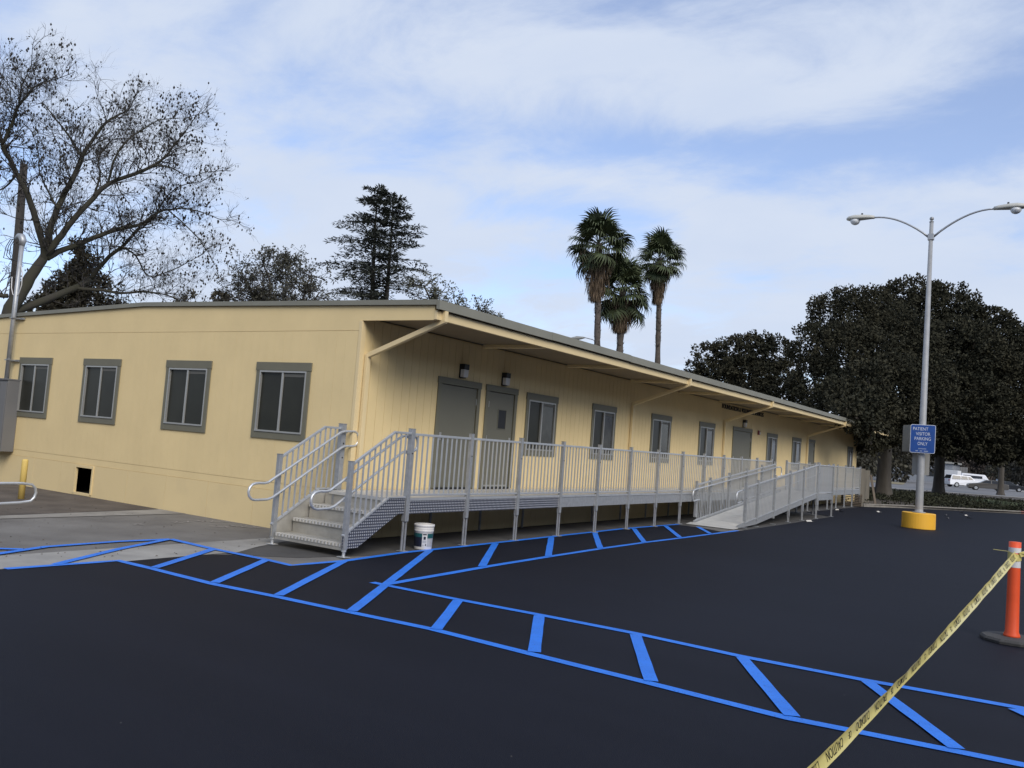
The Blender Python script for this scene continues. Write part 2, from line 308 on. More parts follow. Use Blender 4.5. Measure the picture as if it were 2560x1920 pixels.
sheet('walkway_pad', [(0.42, -2.5), (0.31, -2.28), (0.03, -1.74), (-0.24, -1.0), (-0.27, 0.04), (0.0, 0.04), (0.0, 37.6), (1.6, 37.6), (1.5, 31.5), (1.44, 22.2), (2.56, 21.8), (2.9, 19), (2.8, 11.2), (1.6, 10.7), (1.42, 4), (1.42, -0.6), (1.0, -1.9)], -0.008, M_pad)
sheet('concrete_band', [(-4.35, -60), (-4.0, -60), (-3.95, -3.2), (-3.85, -0.03), (-4.6, -0.03), (-4.32, -3.1)], -0.004, M_conc2)
sheet('dirt_verge', [(-30, -60), (-4.37, -60), (-4.34, -3.1), (-4.65, -0.03), (-30, -0.03)], -0.004, M_dirt)
# painted lines
def gpx(pts): return [gp(*p).xy for p in pts]
def stroke(name, pts, wd, parent, z=0.004, wob=0.006):
    pts = [Vector((p[0], p[1])) for p in pts]
    # resample so the hand-painted edge wavers
    fine = []
    for a, b in zip(pts[:-1], pts[1:]):
        n = max(1, int((b-a).length/0.25)); fine += [a.lerp(b, k/n) for k in range(n)]
    fine.append(pts[-1]); v = []; f = []
    for k, p in enumerate(fine):
        d = (fine[min(k+1, len(fine)-1)]-fine[max(k-1, 0)]).normalized(); nn = Vector((-d.y, d.x))
        j1 = noise.noise((p.x*2.1, p.y*2.1, 1.0))*wob; j2 = noise.noise((p.x*2.1, p.y*2.1, 9.0))*wob
        v += [(p.x+nn.x*(wd/2+j1), p.y+nn.y*(wd/2+j1), z), (p.x-nn.x*(wd/2+j2), p.y-nn.y*(wd/2+j2), z)]
        if k: f.append((2*k-2, 2*k-1, 2*k+1, 2*k))
    m = MB(); m.v = v; m.f = f
    return m.build(name, M_blue, parent)
paint = empty('walkway_marking'); tag(paint, kind='structure')
LINES = [[(-60, 1394), (0, 1384), (114, 1367), (293, 1354), (426, 1348)], [(-60, 1373), (0, 1372), (60, 1373.5)],
         [(426, 1348), (534, 1373), (667, 1400), (727, 1414), (862, 1402.6), (1004, 1382.5), (1157, 1366.5), (1391, 1340.5), (1564, 1321.5), (1696, 1311)],
         [(13, 1423), (130, 1414.5), (296, 1402.5), (381, 1422.5), (531, 1460.6), (693, 1493), (868, 1530), (1080, 1574), (1327, 1636), (1614, 1707), (1967, 1796), (2396, 1881), (2660, 1935)],
         [(930, 1457), (1140, 1499), (1348, 1538), (1585, 1584), (1852, 1642), (2153, 1700), (2560, 1773), (2660, 1790)],
         [(965, 1462), (1244, 1413), (1371, 1392.5), (1504, 1372), (1614, 1356.5), (1707, 1345), (1845, 1327)]]
RUNGS = [[(426, 1348), (300, 1373), (130, 1414)], [(536, 1373), (381, 1422)], [(668, 1400), (531, 1460)], [(862, 1403), (691, 1492)], [(1076, 1376), (876, 1532)], [(1146, 1501), (1088, 1578)],
         [(1348, 1539), (1335, 1636)], [(1588, 1586), (1629, 1710)], [(1852, 1643), (1985, 1799)], [(2164, 1703), (2401, 1882)], [(2525, 1770), (2700, 1850)],
         [(1238.7, 1359), (1203.4, 1419.5)], [(1378.6, 1343), (1370.3, 1393)], [(1486.7, 1332), (1500.8, 1373)], [(1584.3, 1322), (1611, 1358)], [(1663.5, 1315.5), (1701, 1345.5)], [(1744.6, 1318), (1777.5, 1336)]]
for k, ln in enumerate(LINES): stroke('painted_line', gpx(ln), 0.105, paint, z=0.004+0.0006*k)
def trim(q, e=0.05):
    q = [Vector(p) for p in q]; a = (q[1]-q[0]).normalized()*e; b = (q[-2]-q[-1]).normalized()*e; q[0] = q[0]+a; q[-1] = q[-1]+b; return q
for k, ln in enumerate(RUNGS): stroke('painted_rung', trim(gpx(ln)), 0.108 if k else 0.10, paint, z=0.0082+0.0003*k)
# planting bed, kerb, street and what lies beyond
sheet('planting_bed', [(-30, 41), (0.2, 37.9), (1.0, 32.2), (1.6, 32.0), (2.83, 34.9), (7.3, 42.45), (18.1, 60.85), (30, 80), (8, 90), (-3, 78), (-30, 70)], 0.10, M_soil)
kerb = empty('kerb'); tag(kerb, kind='structure')
kp = [(0.9, 31.9), (1.5, 32.0), (2.77, 35.1), (4.9, 38.8), (7.2, 42.6), (9.3, 46.2), (12.2, 51.1), (18.0, 61.0)]
for k, (a, b) in enumerate(zip(kp[:-1], kp[1:])):
    MB().bar((a[0], a[1], 0.065), (b[0], b[1], 0.065), 0.16, 0.15).build('kerb_stone', M_kerbr if k in (4, 5) else M_kerb, kerb, bevel=0.015)
sheet('street', [(-120, 84), (-3.2, 79.5), (8, 91.0), (80, 100), (80, 420), (-160, 420)], 0.02, M_street)
sheet('sidewalk', [(-120, 78), (-4.4, 76.5), (8.5, 88.0), (80, 96), (80, 99.6), (8, 90.6), (-3.3, 79.1), (-120, 83.6)], 0.12, M_side)
sheet('verge_lawn', [(-120, 118), (-9, 112), (-12, 134), (-120, 140)], 0.05, M_lawn)
sheet('far_lawn', [(2, 142), (80, 150), (80, 152), (2, 150)], 0.04, M_side)

# ================================================================== BUILDING
bld = tag(empty('office_building', (0, 0, 0)), 'long low beige office building with grey trim and a canopy roof', 'building')
RIDGE, EAVE_L, EAVE_R = (-5.75, 3.88), (-11.62, 3.72), (1.50, 3.745)
LWIN = [(-10.09, -8.81), (-7.60, -6.325), (-4.855, -3.565), (-2.34, -1.03)]
FWIN = [(5.06, 6.34), (7.99, 9.25), (11.41, 12.77), (14.96, 16.30), (21.88, 23.20), (25.31, 26.64), (35.5, 36.7)]
FDOOR = [(2.06, 3.38, 1), (3.57, 4.69, 2), (18.05, 20.07, 3), (27.75, 28.92, 1)]
ZW0, ZW1 = 1.467, 2.77
def sub_int(a, b, cuts):
    res = [(a, b)]
    for c, d in cuts:
        nx = []
        for p, q in res:
            if d <= p or c >= q: nx.append((p, q)); continue
            if c > p: nx.append((p, c))
            if d < q: nx.append((d, q))
        res = nx
    return res
def planks(mb, u0, u1, v0, v1, holes, pitch, gap, put):
    u = u0
    while u < u1-1e-6:
        a, b = u, min(u+pitch-gap, u1); cuts = sorted(set([a, b]+[e for h in holes for e in h[:2] if a < e < b]))
        for p, q in zip(cuts[:-1], cuts[1:]):
            hs = [(h[2], h[3]) for h in holes if h[0] <= p+1e-6 and h[1] >= q-1e-6]
            for (s, t) in sub_int(v0, v1, hs): put(mb, p, q, s, t)
        u += pitch
TR = 0.07
lholes = [(a+TR, b-TR, ZW0+TR, ZW1-0.1) for a, b in LWIN]
fholes = [(a+TR, b-TR, ZW0+TR, ZW1-0.1) for a, b in FWIN]+[(a+TR, b-TR, 0.80, 2.72) for a, b, _ in FDOOR]
# end wall siding sheets (front face Y=0)
def put_e(mb, p, q, s, t): mb.box(p, q, 0.0, 0.018, s, t)
def put_eb(mb, p, q, s, t): mb.box(p, q, 0.012, 0.10, s, t)
def put_f(mb, p, q, s, t): mb.box(-0.018, 0.0, p, q, s, t)
def put_fb(mb, p, q, s, t): mb.box(-0.10, -0.010, p, q, s, t)
x = -11.5
while x < -0.01:
    x1 = min(x+1.2192, -0.06); mb = MB(); planks(mb, x, x1-0.003, 0.745, 3.302, lholes, 0.2032, 0.0016, put_e); mb.build('siding_panel', M_beige, bld); x += 1.2192
mb = MB(); planks(mb, -11.5, -0.02, 0.60, 3.31, lholes, 99, 0, put_eb); mb.build('end_wall', M_beige, bld)
MB().box(-11.5, -0.06, 0.004, 0.03, 0.618, 0.740).build('wall_band', M_beige, bld)
x = -11.5; hole = (-7.48, -6.92, 0.05, 0.55); k = 0
for a, b in zip([-11.5, -10.3, -9.1, -8.05, -7.05+0.13, -5.75, -4.55, -3.35, -2.15, -0.95], [-10.3, -9.1, -8.05, -6.92, -5.75, -4.55, -3.35, -2.15, -0.95, -0.02]):
    mb = MB(); planks(mb, a+0.003, b-0.003, -0.03, 0.613, [hole], 99, 0, lambda m_, p, q, s, t: m_.box(p, q, -0.003+0.002*random.random(), 0.03, s, t)); mb.build('skirt_panel', M_beige2, bld)
hf = MB()
for (a, b, c, d) in ((-7.53, -7.48, 0.03, 0.6), (-6.92, -6.87, 0.03, 0.6), (-7.48, -6.92, 0.55, 0.6), (-7.48, -6.92, 0.0, 0.05)): hf.box(a, b, -0.022, -0.004, c, d)
hf.build('hatch_frame', M_beige2, bld)
# facade siding sheets (front face X=0)
y = 0.09
while y < 37.6:
    y1 = min(y+1.2192, 37.62); mb = MB(); planks(mb, y, y1-0.003, 0.0, 3.50, fholes, 0.2032, 0.007, put_f); mb.build('siding_panel', M_beige, bld); y += 1.2192
mb = MB(); planks(mb, 0.03, 37.66, -0.03, 3.52, fholes, 99, 0, put_fb); mb.build('facade_wall', M_beige, bld)
MB().box(-0.055, 0.012, -0.008, 0.088, 0.0, 3.46).build('corner_board', M_beiget, bld, bevel=0.004)
MB().box(-0.04, 0.012, 37.62, 37.70, 0.0, 3.5).build('corner_board', M_beiget, bld)
MB().box(-11.5, -0.02, 37.58, 37.68, -0.03, 3.6).box(-11.5, -11.4, 0.1, 37.6, -0.03, 3.62).build('rear_wall', M_beige, bld)
MB().box(-11.4, -0.1, 0.11, 37.55, 0.66, 0.72).build('floor', M_wood, bld)
# gable and canopy end
def roofz(X, dz=0.0):
    if X < RIDGE[0]: t = (X-EAVE_L[0])/(RIDGE[0]-EAVE_L[0]); return EAVE_L[1]+t*(RIDGE[1]-EAVE_L[1])+dz
    t = (X-RIDGE[0])/(EAVE_R[0]-RIDGE[0]); return RIDGE[1]+t*(EAVE_R[1]-RIDGE[1])+dz
MB().prism([(-11.5, 3.308), (-0.003, 3.308), (-0.003, 3.465), (1.44, 3.455), (1.44, roofz(1.44, -0.072)), (-5.75, 3.88-0.072), (-11.5, roofz(-11.5, -0.072))], 0.0, 0.05, 1).build('gable', M_beige, bld)
ro = MB().prism([EAVE_L, RIDGE, EAVE_R, (1.50, 3.68), (-5.75, 3.815), (-11.62, 3.655)], -0.02, 37.75, 1).build('roof', M_roof, bld)
for a, b in ((-11.66, -8.5), (-8.5, -5.75), (-5.75, -2.6), (-2.6, 1.50)):
    MB().prism([(a+0.002, roofz(a, 0.012)), (b-0.002, roofz(b, 0.012)), (b-0.002, roofz(b, -0.066)), (a+0.002, roofz(a, -0.066))], -0.045, -0.021, 1).build('edge_trim', M_fasc, ro)
y = -0.045; k = 0
while y < 37.7:
    y1 = min(y+3.35, 37.76); d = random.uniform(-0.006, 0.006)
    MB().prism([(1.502, 3.760+d), (1.556, 3.752+d), (1.564, 3.612+d), (1.545, 3.607+d), (1.502, 3.62+d)], y+0.003, y1-0.003, 1).build('fascia', M_fasc, ro); y += 3.35; k += 1
MB().box(1.445, 1.497, -0.005, 37.7, 3.462, 3.60).build('eave_beam', M_beiget, ro, bevel=0.004)
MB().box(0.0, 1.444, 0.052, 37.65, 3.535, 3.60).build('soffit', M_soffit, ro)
for yy in [3.40, 6.70, 10.0, 13.3, 16.6, 19.9, 23.2, 26.5, 29.8, 33.1]: MB().box(0.002, 1.443, yy-0.045, yy+0.045, 3.470, 3.534).build('outrigger', M_beiget, ro, bevel=0.004)
for yy in (0.145, 10.13, 17.15, 27.6):
    MB().bar((1.53, yy, 3.606), (1.53, yy, 3.44), 0.075, 0.075).bar((1.545, yy, 3.462), (0.035, yy, 2.915), 0.07, 0.075).bar((0.047, yy, 2.94), (0.047, yy, 0.1), 0.065, 0.08).build('downspout', M_beiget, bld, bevel=0.005)

def window(parent, u0, u1, wall, blind=0.0, seed=0):
    # wall 'E': plane Y=0 looking -Y, u = X ; wall 'F': plane X=0 looking +X, u = Y. d = metres proud of the wall
    def bx(mb, a, b, c, d_, p, q):
        if wall == 'E': mb.box(a, b, -q, -p, c, d_)
        else: mb.box(p, q, a, b, c, d_)
        return mb
    a, b, c, d_ = u0, u1, ZW0, ZW1; fw = 0.028
    fr = MB(); i0, i1, j0, j1 = a+0.09, b-0.09, c+0.115, d_-0.145
    bx(fr, i0, i1, j0, j0+fw, -0.03, 0.035); bx(fr, i0, i1, j1-fw, j1, -0.03, 0.03); bx(fr, i0, i0+fw, j0+fw, j1-fw, -0.03, 0.03); bx(fr, i1-fw, i1, j0+fw, j1-fw, -0.03, 0.03)
    o = fr.build('window', M_winf, parent)
    for args in ((a-0.012, b+0.012, d_-0.142, d_, 0.003, 0.030), (a, a+0.088, c, d_-0.143, 0.003, 0.024), (b-0.088, b, c, d_-0.143, 0.003, 0.024), (a+0.089, b-0.089, c, c+0.112, 0.003, 0.022)):
        bx(MB(), *args).build('trim_board', M_trim, o, bevel=0.003)
    mid = (i0+i1)/2
    bx(MB(), mid-0.022, mid+0.022, j0+fw+0.001, j1-fw-0.001, -0.028, 0.022).build('mullion', M_winf, o)
    bx(MB(), i0+fw+0.001, mid-0.023, j0+fw+0.001, j1-fw-0.001, -0.025, -0.012).build('pane', M_glass, o)
    bx(MB(), mid+0.023, i1-fw-0.001, j0+fw+0.001, j1-fw-0.001, -0.020, 0.004).build('pane', M_glass2 if wall == 'F' else M_glass, o)
    bx(MB(), mid+0.03, i1-fw-0.012, j1-fw-0.07, j1-fw-0.02, 0.0045, 0.007).build('blind_rail', M_blind, o)
    return o
for k, (a, b) in enumerate(LWIN): window(bld, a, b, 'E')
for k, (a, b) in enumerate(FWIN): window(bld, a, b, 'F')
def door(parent, a, b, style):
    z0, z1 = 0.795, 2.795; hd = 0.12
    o = MB().box(-0.035, 0.004, a+0.105, b-0.105, z0+0.02, z1-hd-0.012).build('door', M_door, parent)
    MB().box(0.003, 0.032, a-0.012, b+0.012, z1-hd, z1).build('trim_board', M_trim, o, bevel=0.003)
    MB().box(0.003, 0.026, a, a+0.095, z0, z1-hd-0.001).build('trim_board', M_trim, o, bevel=0.003)
    MB().box(0.003, 0.026, b-0.095, b, z0, z1-hd-0.001).build('trim_board', M_trim, o, bevel=0.003)
    MB().box(-0.03, 0.03, a+0.1, b-0.1, z0-0.012, z0+0.018).build('threshold', M_black, o)
    if style == 2:
        yc = (a+b)/2+0.06
        MB().box(0.0045, 0.010, yc-0.13, yc+0.13, 1.97, 2.33).build('pane', M_black, o)
        MB().box(0.0045, 0.014, yc-0.15, yc+0.15, 1.95, 1.965).box(0.0045, 0.014, yc-0.15, yc+0.15, 2.335, 2.35).box(0.0045, 0.014, yc-0.15, yc-0.135, 1.966, 2.334).box(0.0045, 0.014, yc+0.135, yc+0.15, 1.966, 2.334).build('glazing_bead', M_door, o)
        MB().box(0.0045, 0.0075, a+0.15, b-0.15, 0.83, 0.86).build('kick_plate', M_winf, o)
        hy = a+0.118
    else: hy = b-0.118
    for hz in (1.0, 1.75, 2.42): MB().box(0.0045, 0.02, hy-0.009, hy+0.009, hz-0.06, hz+0.06).build('hinge', M_winf, o)
    ky = a+b-hy; s = 1 if ky < hy else -1
    MB().tube([(0.004, ky+s*0.06, 1.72), (0.06, ky+s*0.06, 1.72), (0.06, ky+s*0.16, 1.72)], 0.011, 8).box(0.0045, 0.012, ky+s*0.06-0.03, ky+s*0.06+0.03, 1.66, 1.80).build('door_handle', M_winf, o)
    return o
for a, b, st in FDOOR: door(bld, a, b, st)

# things fixed to the building
def wall_lamp(yc, zc, label):
    r = tag(empty('wall_lamp', (0.0, yc, zc)), label, 'lamp', 'lamps over the doors')
    MB().box(0.002, 0.03, -0.075, 0.075, -0.13, 0.13).box(0.03, 0.12, -0.075, 0.075, 0.03, 0.13).box(0.03, 0.06, -0.075, 0.075, -0.13, -0.112).build('housing', M_black, r, bevel=0.004)
    MB().prism([(0.031, -0.11), (0.108, -0.11), (0.114, 0.029), (0.031, 0.029)], -0.07, 0.07, 1).build('diffuser', M_white, r, bevel=0.006)
wall_lamp(2.74, 2.955, 'black wall lamp with white diffuser over the first wide door beside the stairs')
wall_lamp(4.155, 2.945, 'black wall lamp with white diffuser over the door with a small window')
wall_lamp(19.10, 2.945, 'black wall lamp with white diffuser under the black wall lettering')
r = tag(empty('fire_alarm', (0, 20.82, 2.72)), 'small red fire alarm horn on the wall right of the far door', 'fire alarm')
MB().box(0.002, 0.05, -0.09, 0.09, -0.075, 0.075).build('body', M_red, r, bevel=0.006); MB().box(0.051, 0.075, 0.0, 0.07, -0.06, 0.01).build('strobe', M_white, r, bevel=0.005)
r = tag(empty('wall_lettering', (0, 0, 0)), 'black capital letters FOUNDATION & VOLUNTEER SERVICES on the facade under the canopy', 'lettering')
text_obj('letters', 'FOUNDATION & VOLUNTEER SERVICES', 0.205, M_letter, r, frame_mat((0.012, 19.06, 3.315), (0, 1, 0), (0, 0, 1)), extrude=0.009, sx=1.0, bold=0.002)
# fit the lettering to the measured run
ob = r.children[0]; ys = [v.co.y for v in ob.data.vertices]; s = 4.42/(max(ys)-min(ys)); ym = (max(ys)+min(ys))/2
for v in ob.data.vertices: v.co.y = 19.07+(v.co.y-ym)*s
# meter cabinet and service mast on the end wall
r = tag(empty('meter_cabinet', (-10.7, -0.16, 0.68)), 'grey steel electrical cabinet on the end wall at the left edge', 'cabinet')
M_cab = mat('cabinet_grey_paint', (0.15, 0.15, 0.15), 0.6, var=0.05)
MB().box(-0.55, 0.72, -0.12, 0.155, 0.0, 1.56).build('cabinet_body', M_cab, r, bevel=0.008)
MB().box(-0.52, 0.40, -0.14, -0.121, 0.05, 1.50).build('door', M_cab, r, bevel=0.006); MB().box(0.43, 0.70, -0.135, -0.121, 0.05, 1.50).build('door', M_cab, r, bevel=0.006)
MB().box(-0.56, 0.73, -0.15, 0.155, 1.561, 1.59).build('rain_hood', M_cab, r)
r = tag(empty('service_mast', (-10.32, -0.15, 2.27)), 'galvanised conduit mast rising from the cabinet past the roof edge', 'mast')
MB().tube([(0, 0, 0), (0, 0, 3.05)], 0.048, 12).build('conduit', M_galv, r, smooth=True)
MB().tube([(0, 0, 3.0), (0, 0.01, 3.12), (-0.05, 0.0, 3.20), (-0.16, 0.0, 3.22), (-0.27, 0.0, 3.17)], [0.06, 0.075, 0.08, 0.07, 0.045], 10).build('weather_head', M_galv, r, smooth=True)
for zz_ in (0.42, 1.36): MB().box(-0.22, 0.22, 0.10, 0.145, zz_-0.02, zz_+0.02).box(-0.07, 0.07, -0.056, 0.10, zz_-0.012, zz_+0.012).build('strut_bracket', M_galvd, r)
for q in range(3):
    MB().tube([(-0.24, 0, 3.17), (-0.34-0.05*q, -0.02*q, 3.16), (-0.48-0.1*q, 0, 3.02), (-0.50-0.12*q, 0, 2.86-0.05*q), (-0.40-0.06*q, 0, 2.72), (-0.2, 0.02, 2.66), (0, 0.05, 2.62), (0.2, 0.6, 2.62)], 0.009, 5).build('cable', M_black, r, smooth=True)
MB().tube([(0.05, 0, 2.55), (0.16, 0, 2.35), (0.18, 0, 2.1), (0.1, 0, 1.9), (0.0, 0, 1.83), (-0.15, 0, 1.9), (-0.24, 0, 2.05), (-0.27, 0, 2.3)], 0.010, 5).build('loop_cable', M_white, r, smooth=True)

# large unseen building added on the viewer's side to close off the low sky
nb_ = tag(empty('low_sky_blocker', (0, 0, 0)), 'large pale unseen block added behind the viewer to cut the low sky', 'building')
MB().box(46, 66, -46, 70, 0, 15).build('wall', M_side, nb_); MB().box(-40, 45.9, -66, -46, 0, 15).build('wall', M_side, nb_)
for fl in range(4):
    MB().box(45.9, 45.98, -44, 68, 1.2+3.7*fl, 3.0+3.7*fl).build('blocker_window_band', M_glass, nb_); MB().box(-38, 44, -45.98, -45.9, 1.2+3.7*fl, 3.0+3.7*fl).build('blocker_window_band', M_glass, nb_)

# ================================================================== RAISED WALKWAY
ZD = 0.78; XO = 1.30; Y0 = -0.12; SP = 1.5259
PITCH = 0.117
def post(parent, x, y, ztop, zdeck, w_=0.066, foot=True, leg=True, zg=0.0):
    o = MB().box(x-w_/2, x+w_/2, y-w_/2, y+w_/2, max(zdeck-0.34, zg+0.16), ztop).build('post', M_galv, parent, bevel=0.004)
    MB().box(x-w_/2-0.002, x+w_/2+0.002, y-w_/2-0.002, y+w_/2+0.002, ztop, ztop+0.008).build('post_cap', M_galvd, o)
    if leg and zdeck-0.34 > zg+0.05:
        MB().tube([(x-0.012, y-0.017, zg+0.01), (x-0.012, y-0.017, zdeck-0.30)], 0.019, 8).tube([(x+0.008, y+0.022, zg+0.01), (x+0.008, y+0.022, zdeck-0.30)], 0.017, 8).build('leg', M_galvd, o)
    if foot: MB().box(x-0.07, x+0.07, y-0.06, y+0.06, zg+0.001, zg+0.010).build('foot_plate', M_galv, o)
    MB().tube([(x+w_/2, y, ztop-0.36), (x+w_/2+0.007, y, ztop-0.36)], 0.010, 8).build('bolt', M_black, o)
    return o
# one baluster mesh of each kind, shared by all rails
_bal = {}
def bal_mesh(h):
    k = round(h, 3)
    if k not in _bal:
        m = MB().box(-0.0095, 0.0095, -0.0095, 0.0095, 0, h); me = bpy.data.meshes.new('baluster'); me.from_pydata(m.v, [], m.f); me.materials.append(M_alu); _bal[k] = me
    return _bal[k]
def rail_panel(parent, x0, y0_, z0, x1, y1_, z1, h_top=0.945, h_bot=0.045, n=None):
    # rail between two posts; z0, z1 are the walking surface at either end
    a = Vector((x0, y0_, z0)); b = Vector((x1, y1_, z1)); ln = (Vector((x1, y1_))-Vector((x0, y0_))).length
    o = MB().bar(a+Vector((0, 0, h_top)), b+Vector((0, 0, h_top)), 0.036, 0.036).build('rail_panel', M_alu, parent, bevel=0.003)
    MB().bar(a+Vector((0, 0, h_bot)), b+Vector((0, 0, h_bot)), 0.030, 0.028).build('bottom_rail', M_alu, o, bevel=0.003)
    n = n or max(1, round(ln/PITCH)-1)
    for k in range(n):
        t = (k+1)/(n+1); p = a.lerp(b, t)
        c = bpy.data.objects.new('baluster', bal_mesh(h_top-h_bot-0.036)); COL.objects.link(c); c.parent = o; c.location = (p.x, p.y, p.z+h_bot+0.016)
    return o
wk = tag(empty('raised_walkway', (0.6, 9, 0)), 'long raised aluminium walkway with baluster railing along the beige facade', 'walkway')
wk.location = (0, 0, 0)
def deck_module(parent, y0_, y1_, x0=0.045, x1=1.268, z=ZD):
    # planks run along the walkway
    o = MB().box(x0, x1, y0_+0.004, y1_-0.004, z-0.05, z-0.032).build('deck_pan', M_alud, parent)
    nb = 6; wd = (x1-x0)/nb
    for k in range(nb): MB().box(x0+k*wd+0.002, x0+(k+1)*wd-0.002, y0_+0.004, y1_-0.004, z-0.031, z-0.002).build('plank', M_alud, o)
    return o
ys = [Y0+SP*i for i in range(13)]
far = [19.98+SP*i for i in range(9)]
ends = [-0.45]+ys[1:]+[19.98]+far[1:]
for a, b in zip(ends[:-1], ends[1:]):
    deck_module(wk, a, b)
    MB().box(1.270, 1.292, a+0.005, b-0.005, ZD-0.235, ZD-0.045).build('fascia_plate', M_plate if a < 4.2 else M_galv, wk)
    MB().box(1.270, 1.302, a+0.003, b-0.003, ZD-0.040, ZD+0.002).build('edge_angle', M_alu, wk)
    MB().box(0.10, 0.14, a+0.01, b-0.01, ZD-0.2, ZD-0.055).build('back_joist', M_galvd, wk)
for k in range(12): rail_panel(wk, XO, ys[k]+0.036, ZD, XO, ys[k+1]-0.036, ZD)
for k in range(13): post(wk, XO, ys[k], 1.80, ZD, w_=0.078 if k == 0 else 0.066)
for k in range(8): rail_panel(wk, XO, far[k]+0.036, ZD, XO, far[k+1]-0.036, ZD)
for k in range(9): post(wk, XO, far[k], 1.80, ZD)
for yy in ys[::1]+far[:6]:
    MB().tube([(0.12, yy+0.6, 0.005), (0.12, yy+0.6, ZD-0.2)], 0.024, 8).build('back_leg', M_galvd, wk)
for yy in ys: MB().box(0.14, 1.268, yy-0.02, yy+0.02, ZD-0.16, ZD-0.056).build('cross_joist', M_galvd, wk)

# ================================================================== STAIRS
st = tag(empty('entry_stairs', (0, 0, 0)), 'aluminium steps with looped handrails at the near end of the walkway', 'stairs')
XL, XR = -0.085, 1.315
TY = [-1.37, -1.06, -0.755]; TZ = [0.172, 0.374, 0.577]
for k in range(3):
    nxt = TY[k+1] if k < 2 else -0.45
    o = MB().box(XL+0.04, XR-0.045, TY[k], nxt+0.02, TZ[k]-0.045, TZ[k]-0.004).build('tread', M_riser, st)
    MB().box(XL+0.04, XR-0.045, nxt+0.021, nxt+0.028, TZ[k]-0.003, (TZ[k+1] if k < 2 else ZD)-0.046).build('riser', M_riser, o)
    for j in range(20):       # serrated grip lugs along the nosing
        xx = XL+0.075+j*(XR-XL-0.15)/19
        MB().box(xx-0.013, xx+0.013, TY[k]-0.010, TY[k]+0.06, TZ[k]-0.038, TZ[k]+0.008).build('grip_lug', M_nose, o)
MB().box(XL+0.04, XR-0.045, TY[0]+0.002, TY[0]+0.02, 0.085, TZ[0]-0.046).build('bottom_riser', M_riser, st)
prof = [(-1.42, 0.115), (-1.12, 0.115), (-0.30, 0.56), (-0.18, 0.56), (-0.18, 0.785), (-0.545, 0.785), (-1.42, 0.275)]
for xs in (XL, XR):
    o = MB().prism(prof, xs-0.004, xs+0.004, 0).build('stringer', M_plate, st)
    MB().prism(prof, xs+(0.005 if xs < 0 else -0.009), xs+(0.009 if xs < 0 else -0.005), 0).build('inner_plate', M_riser, o)
    MB().bar((xs, -1.42, 0.287), (xs, -0.545, 0.797), 0.045, 0.024).bar((xs, -0.545, 0.797), (xs, -0.18, 0.797), 0.045, 0.024).build('stringer_flange', M_alu, o)
for xs in (XL, XR):
    yb = -1.37
    p = MB().box(xs-0.03, xs+0.03, yb-0.033, yb+0.033, 0.10, 1.29).build('post', M_galv, st, bevel=0.004)
    MB().box(xs-0.033, xs+0.033, yb-0.036, yb+0.036, 1.29, 1.30).build('post_cap', M_galvd, p)
    MB().tube([(xs, yb, 0.012), (xs, yb, 0.11)], 0.021, 10).lathe([(0.034, 0.075), (0.034, 0.10)], (xs, yb, 0), 12).build('leveling_foot', M_alu, p, smooth=False)
    MB().box(xs-0.075, xs+0.075, yb-0.05, yb+0.05, 0.001, 0.011).build('foot_plate', M_alu, p)
    if xs < 0:
        p2 = MB().box(xs-0.045, xs+0.045, -0.19, -0.10, 0.25, 1.80).build('post', M_galv, st, bevel=0.004)
        MB().box(xs-0.048, xs+0.048, -0.193, -0.097, 1.80, 1.81).build('post_cap', M_galvd, p2)
        MB().tube([(xs, -0.145, 0.005), (xs, -0.145, 0.26)], 0.022, 8).build('leg', M_galvd, p2)
        for bz in (1.50, 1.28): MB().tube([(xs+0.045, -0.145, bz), (xs+0.052, -0.145, bz)], 0.012, 8).build('bolt', M_black, p2)
    # sloping guard: top rail follows the flight, then levels off
    def topz(yv): return 1.735 if yv > -0.52 else 1.735-( -0.52-yv)*0.585
    def botz(yv): return 0.82 if yv > -0.545 else 0.82-(-0.545-yv)*0.583
    y_a, y_b = -1.335, -0.19 if xs < 0 else -0.16
    o = MB().bar((xs, y_a, topz(y_a)), (xs, -0.52, 1.735), 0.034, 0.034).bar((xs, -0.53, 1.735), (xs, y_b, 1.735), 0.034, 0.034).build('guard_rail', M_alu, st, bevel=0.003)
    nb = 10
    for k in range(nb):
        yv = y_a+(k+1)*(y_b-y_a)/(nb+1); h = topz(yv)-botz(yv)-0.016
        c = bpy.data.objects.new('baluster', bal_mesh(h)); COL.objects.link(c); c.parent = o; c.location = (xs, yv, botz(yv))
    # looped handrail on the inner side
    s_ = 1 if xs < 0 else -1; xh = xs+s_*0.095
    sl = 0.585
    pts = []
    upper = [(-1.42, 1.02), (-0.30, 1.675)]; lower = [(-1.40, 0.755), (-0.26, 1.43)]
    pts += [(-1.63, 0.895), (-1.42, 1.015), (-0.28, 1.665), (-0.20, 1.69), (0.0, 1.70)]
    for a in range(0, 181, 30): pts.append((0.03+0.10*math.sin(R(a)), 1.585+0.115*math.cos(R(a))))
    pts += [(0.0, 1.47), (-0.17, 1.46), (-0.26, 1.42), (-1.38, 0.765), (-1.53, 0.68), (-1.62, 0.655), (-1.80, 0.65)]
    for a in range(180, 361, 30): pts.append((-1.85+0.115*math.sin(R(a)), 0.765+0.115*math.cos(R(a))))
    pts += [(-1.80, 0.885), (-1.70, 0.883), (-1.63, 0.895)]
    MB().tube([(xh, p_, q_) for p_, q_ in pts], 0.0185, 10, cap=False).build('handrail', M_alu, st, smooth=True)
    for (yy, zh) in ((-1.37, 1.045), (-1.37, 0.77), (-0.145, 1.69), (-0.145, 1.46)): MB().box(min(xs, xh), max(xs, xh), yy-0.02, yy+0.02, zh-0.03, zh-0.01).build('rail_bracket', M_galv, st)
